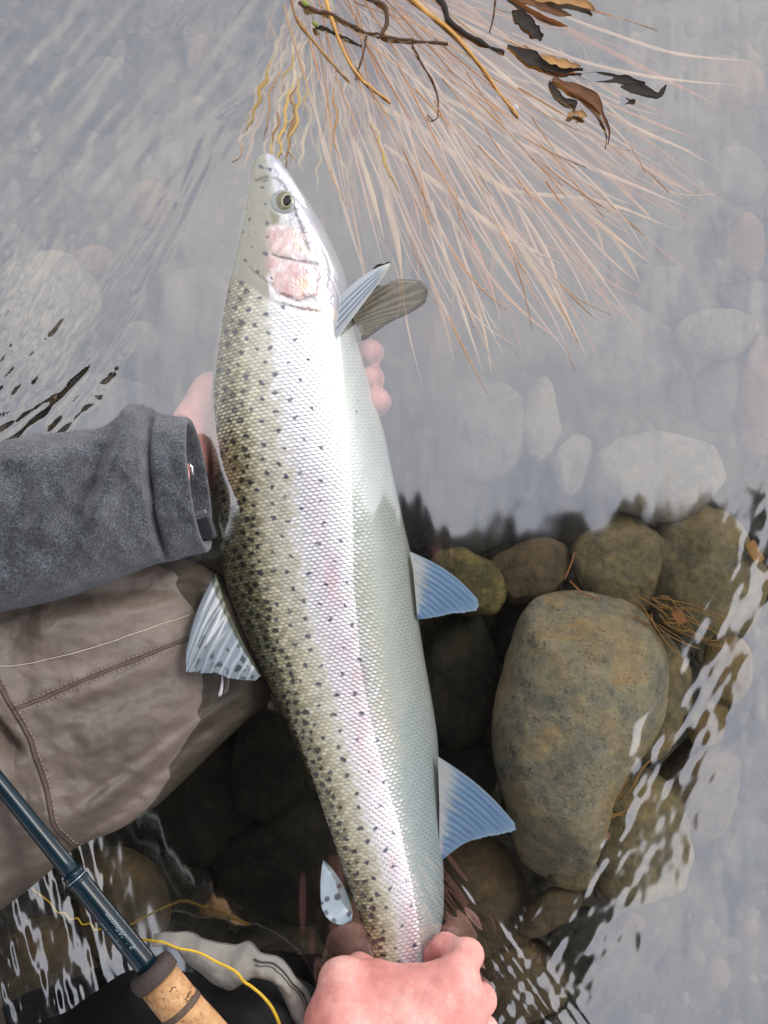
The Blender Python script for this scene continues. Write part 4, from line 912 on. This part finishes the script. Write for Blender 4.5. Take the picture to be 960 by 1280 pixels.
def hatf(x):
    d = cone_sdf(x, hat[0][0], hat[0][1], .1, .09); c = np.array([0, .02, 1.405]); r_ = np.hypot(x[:, 0], x[:, 1] - .02); br = np.maximum(r_ - .165, np.abs(x[:, 2] - 1.405 + .12 * (r_ - .1)) - .006); return np.minimum(np.maximum(d, 1.40 - x[:, 2]), br)
v_, q_ = surface_nets(hatf, lo, hi, .008); q_ = q_[:, ::-1] if flipped(v_, q_) else q_
link('hat', mesh_np('hat', v_, q_), simple('dark_hat', L4(40, 40, 36), .9, .2, 30), photo)
link('trousers', mesh_np('trousers', *(lambda p_: (lambda vq: (vq[0], vq[1][:, ::-1] if flipped(*vq) else vq[1]))(surface_nets(sdf_union(p_, .03), bbox(p_, .02)[0], bbox(p_, .02)[1], .014)))([(np.array([s * .12, -.68, .95]), np.array([s * .16, -.62, .45]), .11, .08) for s in (-1, 1)] + [(np.array([s * .16, -.62, .45]), np.array([s * .17, -.70, -.16]), .08, .065) for s in (-1, 1)])), dark_cl, photo)

# ================================================================== ROD, LINE, BITS
rod = empty('fly_rod', 'dark blue-green fly rod with cork handle lying across the wader', 'rod')
ra, rb = P(-70, 893, .085), P(186, 1210, .075)
def rod_at(t): return ra + (rb - ra) * t
rdir = (rb - ra) / np.linalg.norm(rb - ra)
rm, n, b, o = nodes('teal_varnish'); t = noise_node(n, 30, 3); r = ramp(n, t.outputs['Fac'], [(.3, L4(4, 24, 36)), (.7, L4(8, 38, 50))]); n.links.new(r.outputs[0], b.inputs['Base Color'])
b.inputs['Roughness'].default_value = .32; b.inputs['Specular IOR Level'].default_value = .35; b.inputs['Coat Weight'].default_value = .15; b.inputs['Coat Roughness'].default_value = .08
tj = .645
tube('blank', [rod_at(v) for v in np.linspace(0, tj, 12)], np.linspace(.0048, .0058, 12), rm, rod, 28)
tube('butt_section', [rod_at(v) for v in np.linspace(tj - .01, 1, 14)], np.linspace(.0066, .0074, 14), rm, rod, 28)
silver = simple('silver_trim', L4(150, 168, 180), .3, .1, 60, 0, metal=.6)
for v, rr_, w_ in ((tj - .012, .0069, .004), (tj + .012, .0071, .003)): tube('ferrule_wrap', [rod_at(v) - rdir * w_ / 2, rod_at(v) - rdir * w_ * .4, rod_at(v) + rdir * w_ * .4, rod_at(v) + rdir * w_ / 2], [.0060, rr_, rr_, .0060], rm, rod, 28)
tube('ferrule_ring', [rod_at(tj + .002) - rdir * .0004, rod_at(tj + .002) + rdir * .0004], .0071, silver, rod, 28)
def text(name, body, size, at_, off, m, parent, shear=.35):
    cu = bpy.data.curves.new(name, 'FONT'); cu.body = body; cu.size = size; cu.shear = shear; cu.extrude = .00005; cu.align_x = 'CENTER'; cu.align_y = 'CENTER'
    tmp = bpy.data.objects.new(name, cu); me = bpy.data.meshes.new_from_object(tmp); bpy.data.objects.remove(tmp); bpy.data.curves.remove(cu)
    X_ = -rdir; Z_ = np.array([0, 0, 1.0]); Y_ = np.cross(Z_, X_); Y_ /= np.linalg.norm(Y_)
    rad = .0072
    for v in me.vertices:
        x_, y_ = v.co.x, v.co.y; a = (y_ + off) / rad
        p_ = at_ + X_ * x_ + rad * (math.sin(a) * Y_ + math.cos(a) * Z_) + v.co.z * Z_; v.co = p_
    return link(name, me, m, parent)
ink = simple('silver_lettering', L4(112, 134, 140), .5, .1, 60, 0)
text('lettering', 'R.L. Winston', .0054, rod_at(.86), -.0035, ink, rod, .6)
text('lettering', 'Graphite Rod', .0036, rod_at(.85), .0030, ink, rod, .5)
check = tube('winding_check', [rb - rdir * .001, rb, rb + rdir * .003, rb + rdir * .009, rb + rdir * .010], [.0085, .0142, .0154, .0150, .010], simple('brown_rubber_ring', L4(70, 60, 56), .8, .25, 300, .4, .001), rod, 36)
cm, n, b, o = nodes('cork'); t = noise_node(n, 120, 6, .7); t2 = noise_node(n, 420, 3); r = ramp(n, t.outputs['Fac'], [(.25, L4(120, 82, 50)), (.42, L4(186, 138, 92)), (.7, L4(214, 172, 124))]); pit = ramp(n, t2.outputs['Fac'], [(.30, (.25, .2, .16, 1)), (.40, (1, 1, 1, 1))])
n.links.new(mixc(n, .8, r.outputs[0], pit.outputs[0], 'MULTIPLY'), b.inputs['Base Color']); b.inputs['Roughness'].default_value = .75; bump(n, t2.outputs['Fac'], .4, .001, b)
h0 = rb + rdir * .0095
grip = tube('cork_grip', [h0 + rdir * d for d in (0, .001, .012, .022, .040, .075, .10)], [.0095, .0133, .0135, .0134, .0146, .0160, .0158], cm, rod, 40); grip['label'] = 'pale pitted cork handle with one dark ring'
tube('grip_ring', [h0 + rdir * .020, h0 + rdir * .0203, h0 + rdir * .0243, h0 + rdir * .0246], [.0130, .0140, .0140, .0130], simple('dark_cork_ring', L4(96, 78, 66), .8, .25, 300, .3, .001), grip, 40)
for k in range(14):   # dark pits and cracks in the cork
    d = rng.uniform(.002, .07); a = rng.uniform(-1.3, 1.3); S_ = np.cross(rdir, [0, 0, 1.]); S_ /= np.linalg.norm(S_); U_ = np.cross(S_, rdir); rr_ = .0135 + .0022 * max(0, (d - .03)) / .04
    a2 = a + rng.uniform(.15, .5); pts = [h0 + rdir * (d + rng.normal(0, .0006)) + (rr_ - .0001) * (math.sin(v) * S_ + math.cos(v) * U_) for v in np.linspace(a, a2, 6)]
    tube('crack', pts, .00035, check.data.materials[0], grip, 4)
yl = simple('yellow_line_coating', L4(214, 176, 40), .45, .1, 300, 0)
ln_pts = [(36, 1108, -.004), (62, 1128, -.004), (74, 1141, -.004)] + [(80 + 8 * k, 1143 + 3.3 * k + (3 if k % 2 else -2), -.004) for k in range(7)] + [(140, 1166, .0), (156, 1168, .01), (172, 1173, .028), (200, 1177, .042), (222, 1185, .044), (246, 1190, .042), (270, 1202, .041), (296, 1216, .041), (306, 1228, .038), (314, 1233, .036), (326, 1243, .036), (340, 1260, .036), (350, 1284, .036), (356, 1320, .03)]
tag(tube('fly_line', smooth_line([P(*q) for q in ln_pts], 220), np.r_[np.linspace(.0006, .0008, 110), np.linspace(.0008, .0013, 110)], yl, None, 8), 'thin yellow fly line trailing past the rod and over the grey gaiter', 'fishing line')
cl = simple('clear_nylon', L4(206, 196, 180), .3, .1, 300, 0)
lp = on_wader(smooth_line([(-40, 824), (0, 823), (56, 823), (100, 815), (144, 803), (200, 783), (246, 767)], 60), .0009)
tag(tube('leader', lp, .00026, cl, None, 5), 'fine pale nylon leader lying across the brown wader', 'fishing line')
dm, n, b, o = nodes('water_drop'); b.inputs['Base Color'].default_value = (.95, .96, .97, 1); b.inputs['Roughness'].default_value = .05; b.inputs['Transmission Weight'].default_value = .6; b.inputs['IOR'].default_value = 1.33
tag(tube('water_drop', [P(277, 842, .012), P(278, 850, .012), P(277, 860, .012), P(275, 868, .011), P(274, 871, .010)], [.0004, .0007, .0011, .0014, .0003], dm, None, 10), 'white drip of water falling from the dorsal fin', 'drop')
# straw caught between the stones
straw_m = simple('straw_fibre', L4(150, 112, 62), .8, .3, 90, .2); straw_o = simple('orange_straw', L4(160, 106, 66), .8, .2, 90, .2)
tang = empty('straw_tangle', 'tangle of orange-brown straw caught beside the pear-shaped stone', 'straw')
for k in range(26):
    x0, y0 = rng.uniform(780, 850), rng.uniform(742, 775); a = R(rng.uniform(22, 44)); l_ = rng.uniform(30, 95)
    pts = [(x0 + l_ * v * math.cos(a) + 8 * math.sin(3 * v + k), y0 + l_ * v * math.sin(a) + 9 * math.sin(2.8 * v + k * 2)) for v in np.linspace(0, 1, 6)]
    tube('strand', smooth_line([P(a_, b_, -.062 + .006 * math.sin(k)) for a_, b_ in pts], 12), rng.uniform(.00025, .0006), straw_m, tang, 5)
box('husk', P(848, 772, -.060), .0045, .0055, .0018, .4, straw_o, tang)
t2_ = empty('straw_tangle', 'few golden straw strands at the narrow end of the pear-shaped stone', 'straw')
for pts in ([(738, 1035), (752, 1028), (772, 1018), (786, 1012)], [(752, 1050), (760, 1022), (772, 995), (786, 972)], [(744, 1026), (764, 1018), (780, 1020)], [(776, 1000), (790, 985), (802, 962), (826, 938)]):
    tube('strand', smooth_line([P(a_, b_, -.058) for a_, b_ in pts], 14), .0008, straw_m, t2_, 5)
box('husk', P(754, 1042, -.064), .0038, .0045, .002, .3, straw_o, t2_)
t3_ = empty('straw_tangle', 'two thin reddish strands between the smooth brown stone and the olive stone', 'straw')
for pts in ([(706, 724), (714, 704), (718, 690)], [(712, 726), (730, 742), (748, 748)]): tube('strand', smooth_line([P(a_, b_, -.08) for a_, b_ in pts], 8), .0007, straw_o, t3_, 5)
box_s = box('husk', P(943, 690, -.075), .0045, .009, .0015, .5, straw_m, None); tag(box_s, 'flat tan husk beside the knobbly olive stone', 'husk')

# ================================================================== GRASS, TWIGS
gm = attr_mat('dry_grass', .7, .2, transl=.2)
tuft = empty('grass_tuft', 'drowned tuft of long tan grass fanning out in the water beyond the fish head', 'grass')
OX, OY = 395.0, -70.0
tans = [(214, 140, 70), (200, 118, 58), (222, 156, 82), (176, 106, 50), (204, 126, 72), (226, 168, 92), (190, 126, 50), (150, 94, 46)]
def blade_arrays(pts, wdt, z0, z1, colr_, tip=.25, bw=1):
    """tapered strip, slightly folded along its rib"""
    L_ = smooth_line(pts, 16 if len(pts) < 20 else 48); n_ = len(L_); T = np.gradient(L_, axis=0); T /= np.linalg.norm(T, axis=1)[:, None] + 1e-9; S_ = np.stack([-T[:, 1], T[:, 0]], 1)
    s = np.linspace(0, 1, n_); w_ = wdt / 2 * np.minimum(1, .55 + 1.5 * s) * np.clip((1 - s) / tip, .10, 1) ** .8; z = z0 + (z1 - z0) * s
    V = []
    for k, dz in ((-1, 0), (0, .0009 * wdt / 6), (1, 0)):
        q = L_ + S_ * (k * w_)[:, None]; x_, y_ = PX(q[:, 0], q[:, 1], z.mean()); V.append(np.stack([x_, y_, z + dz], 1))
    V = np.stack(V, 1).reshape(-1, 3); c = lin(colr_)[None] * (0.88 + .24 * hash2(np.arange(n_ * 3), np.zeros(n_ * 3), int(wdt * 97)))[:, None]
    return V, grid_faces(n_, 3)[:, ::-1], np.clip(c, 0, .8)
def blade(name, *a, **k):
    V, Q, c = blade_arrays(*a, **k); me = mesh_np(name, V, Q); vcol(me, 'Col', c); return link(name, me, gm, tuft)
def reach(deg): return float(np.interp(deg, [14, 22, 30, 38, 46, 55, 63, 70, 78, 86, 92], [430, 500, 560, 590, 640, 650, 590, 530, 450, 330, 250]))
def make(deg, r0, r1, bend, wav=0.0, ph=0.0):
    a = R(deg); pts = []
    for v in np.linspace(0, 1, 11 if not wav else 40):
        r_ = r0 + (r1 - r0) * v; aa = a + bend * (v - .5) ** 2; x_ = OX + r_ * math.cos(aa); y_ = OY + r_ * math.sin(aa)
        if wav: o_ = wav * (.6 * math.sin(r_ / 6.0 + ph + 1.4 * math.sin(r_ / 17 + ph)) + 1.3 * float(vn2(np.array(r_ / 13), np.array(ph * 9), 55))); x_ += o_ * math.sin(aa); y_ -= o_ * math.cos(aa) * .3
        pts.append((x_, y_))
    return pts
for k in range(225):
    deg = rng.uniform(26, 82) if k % 3 else rng.normal(48, 14); deg = float(np.clip(deg, 15, 84)); rm_ = reach(deg)
    r1 = rm_ * rng.uniform(.45, 1.0) ** .7; r0 = max(60, r1 - rng.uniform(170, 430)); j = rng.normal(0, 24, 2)
    pts = [(x_ + j[0], y_ + j[1]) for x_, y_ in make(deg, r0, r1, rng.normal(0, .16))]
    if k % 9 < 4:      # these break the surface for part of their length
        za, zb = ((-.0026, .0005) if rng.random() < .5 else (.0005, -.0026)); f_ = rng.uniform(.4, 1.3); blade('blade', pts, rng.uniform(1.3, 3.4), za * f_, zb * f_ , np.array([(200, 160, 126), (190, 144, 110), (208, 172, 136), (178, 134, 102), (198, 156, 112)][int(rng.integers(5))]) * rng.uniform(.84, 1.0))
    else:
        z = -rng.uniform(.002, .030); blade('blade', pts, rng.uniform(2.0, 6.6), z - .012, z, np.array(tans[int(rng.integers(len(tans)))]) * rng.uniform(.7, 1.0))
# a few broad and long ones that the eye can follow
for pts, wd_, c_ in (([(452, 118), (520, 158), (600, 215), (668, 268)], 12, (206, 154, 92)), ([(520, 104), (590, 140), (650, 180), (700, 205)], 8, (202, 158, 104)), ([(560, 190), (640, 238), (740, 250), (846, 288)], 6, (212, 164, 120)), ([(470, 165), (480, 230), (496, 300), (503, 350)], 12, (208, 158, 100)),
    ([(490, 240), (500, 330), (508, 400), (527, 480)], 3.2, (206, 158, 118)), ([(540, 250), (560, 330), (582, 400), (603, 464)], 5, (220, 182, 132)), ([(560, 260), (590, 350), (612, 410), (632, 448)], 3.5, (206, 160, 120)), ([(640, 240), (670, 310), (702, 380), (737, 456)], 4, (204, 156, 116)), ([(600, 190), (650, 260), (690, 330), (703, 378)], 5, (210, 160, 118)),
    ([(430, 150), (455, 210), (470, 260), (480, 300)], 8, (200, 168, 96)), ([(700, 60), (780, 150), (860, 190), (900, 214)], 4, (200, 150, 112)), ([(640, 40), (740, 80), (840, 100), (925, 108)], 5, (204, 160, 130)), ([(660, 0), (760, 40), (860, 70), (945, 78)], 5, (200, 156, 128)), ([(620, 120), (720, 200), (800, 235), (862, 262)], 6, (204, 150, 112)), ([(480, 180), (560, 240), (640, 300), (700, 330)], 9, (206, 158, 110))):
    blade('blade', pts, wd_ * .8, -.004, -.0012, np.array(c_) * .45 + np.array((202, 170, 138)) * .52, tip=.35)
# wavering yellow blades near the snout, and a haze of thin ones
for k in range(80):
    deg = rng.uniform(72, 112); r1 = rng.uniform(190, 330); z = -rng.uniform(-.010, .02)
    blade('blade', make(deg, r1 - rng.uniform(110, 200), r1, rng.normal(0, .1), rng.uniform(2, 4.5), rng.uniform(0, 6)), rng.uniform(2.2, 5.0), min(z - .01, -.002), min(z, .001), np.array((196, 166, 104) if rng.random() < .5 else (184, 146, 108)) * rng.uniform(.8, 1))
TV, TQ, TC, nb = [], [], [], 0
for k in range(330):
    deg = float(np.clip(rng.normal(55, 20), 12, 105)); rm_ = reach(min(deg, 92)) * rng.uniform(.35, 1.02); j = rng.normal(0, 34, 2)
    V, Q, c = blade_arrays([(x_ + j[0], y_ + j[1]) for x_, y_ in make(deg, max(40, rm_ - rng.uniform(120, 380)), rm_, rng.normal(0, .2))], rng.uniform(1.2, 2.8), -.04, -rng.uniform(.004, .035), np.array(tans[int(rng.integers(len(tans)))]) * rng.uniform(.55, .9))
    TV.append(V); TQ.append(Q + nb); TC.append(c); nb += len(V)
me = mesh_np('thin_blades', np.concatenate(TV), np.concatenate(TQ)); vcol(me, 'Col', np.concatenate(TC)); tb = link('thin_blades', me, gm, tuft); tb['kind'] = 'stuff'
# stalks and twigs above and in the water
gold = simple('golden_stalk', L4(190, 140, 66), .55, .2, 80, .1); brown = simple('wet_brown_twig', L4(74, 48, 25), .7, .3, 120, .4, .001); dkb = simple('dark_wet_leaf', L4(34, 26, 17), .8, .35, 70, .4, .002); leafm = simple('rusty_wet_leaf', L4(92, 56, 27), .75, .4, 60, .4, .002); buff = simple('buff_husk', L4(150, 112, 66), .7, .3, 70, .3, .001)
def twig(name, pts, wdt, m, label, cat, z=.0012, group=None):
    L_ = smooth_line([P(a, b_, z) for a, b_ in pts], 40); L_[:, 2] += .0015 * np.array([vn2(np.array(i * .4), np.array(len(pts) * 3.), 6) for i in range(40)]); w_ = wdt * .5 * K * (1 - .5 * np.linspace(0, 1, 40)) * (1 + .18 * vn2(np.arange(40) * .6, np.zeros(40) + wdt, 8))
    return tag(tube(name, L_, w_, m, None, 8), label, cat, group)
twig('stalk', [(402, -20), (412, 15), (424, 50), (446, 92), (488, 128)], 5, gold, 'slim golden stalk arching over the dark green-tipped twig', 'stalk')
twig('stalk', [(490, -20), (530, 12), (566, 42), (596, 76), (622, 112), (648, 146)], 5.5, gold, 'thick golden stalk slanting down through the grass towards the buff husk', 'stalk', .0012)
twig('stalk', [(362, -10), (368, 16), (398, 58), (420, 84), (437, 102)], 4, buff, 'short thin stalk ending in a small knot near the yellow grass', 'stalk')
twig('twig', [(374, 2), (386, 10), (412, 18), (436, 30), (458, 40), (476, 44)], 6, brown, 'bent brown twig with a green tip at the top of the grass', 'twig')
twig('twig', [(394, 33), (402, 34), (424, 44), (452, 57)], 4.5, dkb, 'short dark twig with a green bud under the golden stalk', 'twig')
for a_ in ((383, 5), (395, 31)): tag(tube('bud', smooth_line([P(a_[0] - 5, a_[1] - 5, .005), P(*a_, .006), P(a_[0] + 3, a_[1] + 2, .005)], 8), [.0004, .0012, .0016, .0018, .0018, .0016, .0012, .0006], simple('green_bud', L4(120, 130, 50), .5, .2, 80, 0), None, 8), 'small green bud at the tip of ' + ('the bent brown twig' if a_[1] < 10 else 'the short dark twig'), 'bud', 'green buds on twigs')
twig('twig', [(458, 44), (455, 62), (450, 80), (444, 98)], 2.6, brown, 'hair-thin brown stem hanging from the bent twig', 'twig')
twig('twig', [(515, 56), (528, 80), (541, 102), (548, 128), (547, 146), (540, 150), (534, 144)], 2.8, brown, 'thin brown stem ending in a hook', 'twig')
twig('twig', [(448, -8), (470, 2), (482, 10), (484, 26), (476, 44), (506, 50), (540, 52), (560, 54)], 6, brown, 'crooked dark brown twig dipping into the grass', 'twig')
twig('twig', [(546, -6), (556, 10), (560, 24), (578, 40), (600, 52), (630, 66)], 9, dkb, 'stout dark twig half sunk beside the thick golden stalk', 'twig')
twig('twig', [(620, -4), (617, 20), (612, 40)], 3, brown, 'tiny upright brown stem beside the top of the tan husk', 'twig')
def leaf(name, pts, wdt, m, label, z0=.001, z1=.004, cat='leaf', prof=None):
    L_ = smooth_line(pts, 26); T = np.gradient(L_, axis=0); T /= np.linalg.norm(T, axis=1)[:, None]; S_ = np.stack([-T[:, 1], T[:, 0]], 1); s = np.linspace(0, 1, 26)
    w_ = wdt * .38 * (np.sin(np.pi * np.clip(s, .02, .98)) ** .7 if prof is None else np.interp(s, np.linspace(0, 1, len(prof)), prof)) * (1 + .45 * vn2(s * 9, s * 0, len(label)))
    V = []
    for kk in np.linspace(-1, 1, 7):
        q = L_ + S_ * (kk * w_)[:, None]; z = z0 + (z1 - z0) * s + K * wdt * .09 * kk * kk + (.0006 * vn2(s * 6, s * 0 + kk * 1.7, 12) + .0006); x_, y_ = PX(q[:, 0], q[:, 1], .0); V.append(np.stack([x_, y_, z], 1))
    V = np.stack(V, 1); N = 26 * 7; V = V.reshape(-1, 3); g = grid_faces(26, 7); rim = np.r_[np.arange(7), np.arange(13, N, 7), np.arange(N - 2, N - 8, -1), np.arange(N - 14, 0, -7)]; r2_ = np.roll(rim, -1)
    return tag(link(name, mesh_np(name, np.r_[V, V - [0, 0, .0006]], np.r_[g[:, ::-1], g + N, np.stack([rim, rim + N, r2_ + N, r2_], 1)]), m), label, cat)
leaf('dead_leaf', [(634, -6), (662, 8), (690, 20), (712, 26)], 15, leafm, 'curled rust-brown leaf at the top of the grass', .004, .006)
leaf('dead_leaf', [(640, 14), (655, 26), (668, 40), (678, 48)], 24, dkb, 'dark drowned leaf below the curled rust-brown leaf', -.0005, .001)
leaf('husk', [(640, -2), (690, 0), (735, 10), (742, 16)], 20, buff, 'broad pale tan husk beside the curled rust-brown leaf', .001, .002, 'husk')
leaf('dead_leaf', [(634, 58), (664, 74), (692, 88), (728, 90)], 20, dkb, 'ragged black-brown leaf mass lying in the grass', .0004, .002)
leaf('husk', [(672, 72), (690, 80), (710, 86), (724, 88)], 11, buff, 'small buff husk lying on the ragged black-brown leaf', .004, .005, 'husk')
leaf('dead_leaf', [(690, 100), (710, 110), (728, 118), (742, 128), (752, 148), (760, 170), (758, 184)], 16, leafm, 'rusty leaf with a thin curling tail pointing out of the grass', .002, .004, prof=[.5, .8, .9, 1, .5, .22, .1])
leaf('dead_leaf', [(686, 102), (694, 116), (706, 128), (718, 132), (716, 144)], 10, dkb, 'narrow dark bent leaf beside the rusty curling leaf', .001, .003)
leaf('dead_leaf', [(708, 148), (718, 144), (732, 149)], 11, buff, 'tiny yellow-brown leaf tip hanging from the narrow dark leaf', .003, .004)
leaf('dead_leaf', [(700, 96), (740, 96), (780, 100), (806, 106)], 17, dkb, 'blurred dark leaf sunk beside the ragged leaf mass', -.0025, .0006)
leaf('dead_leaf', [(776, 108), (800, 112), (822, 120), (832, 108)], 14, dkb, 'dark sunken leaf with an upturned tip beyond the grass', -.0006, .001)
leaf('dead_leaf', [(772, 118), (782, 126), (794, 128)], 12, dkb, 'round dark sunken leaf scrap between two sunken leaves', -.003, .0004)
leaf('seed', [(466, 336), (476, 334), (488, 329)], 8, dkb, 'tiny dark floating seed beside the raised pectoral fin', .0005, .001, 'seed')
m, n, b, o = nodes('bubble_film'); b.inputs['Base Color'].default_value = (.95, .95, .95, 1); b.inputs['Roughness'].default_value = .03; b.inputs['Transmission Weight'].default_value = .7; b.inputs['IOR'].default_value = 1.33
tag(dome('bubble', (644, 134.5), 4.6, 4.6, 4.2, m, None, z0=0.0), 'tiny round bubble floating on the water beside the grass', 'bubble')
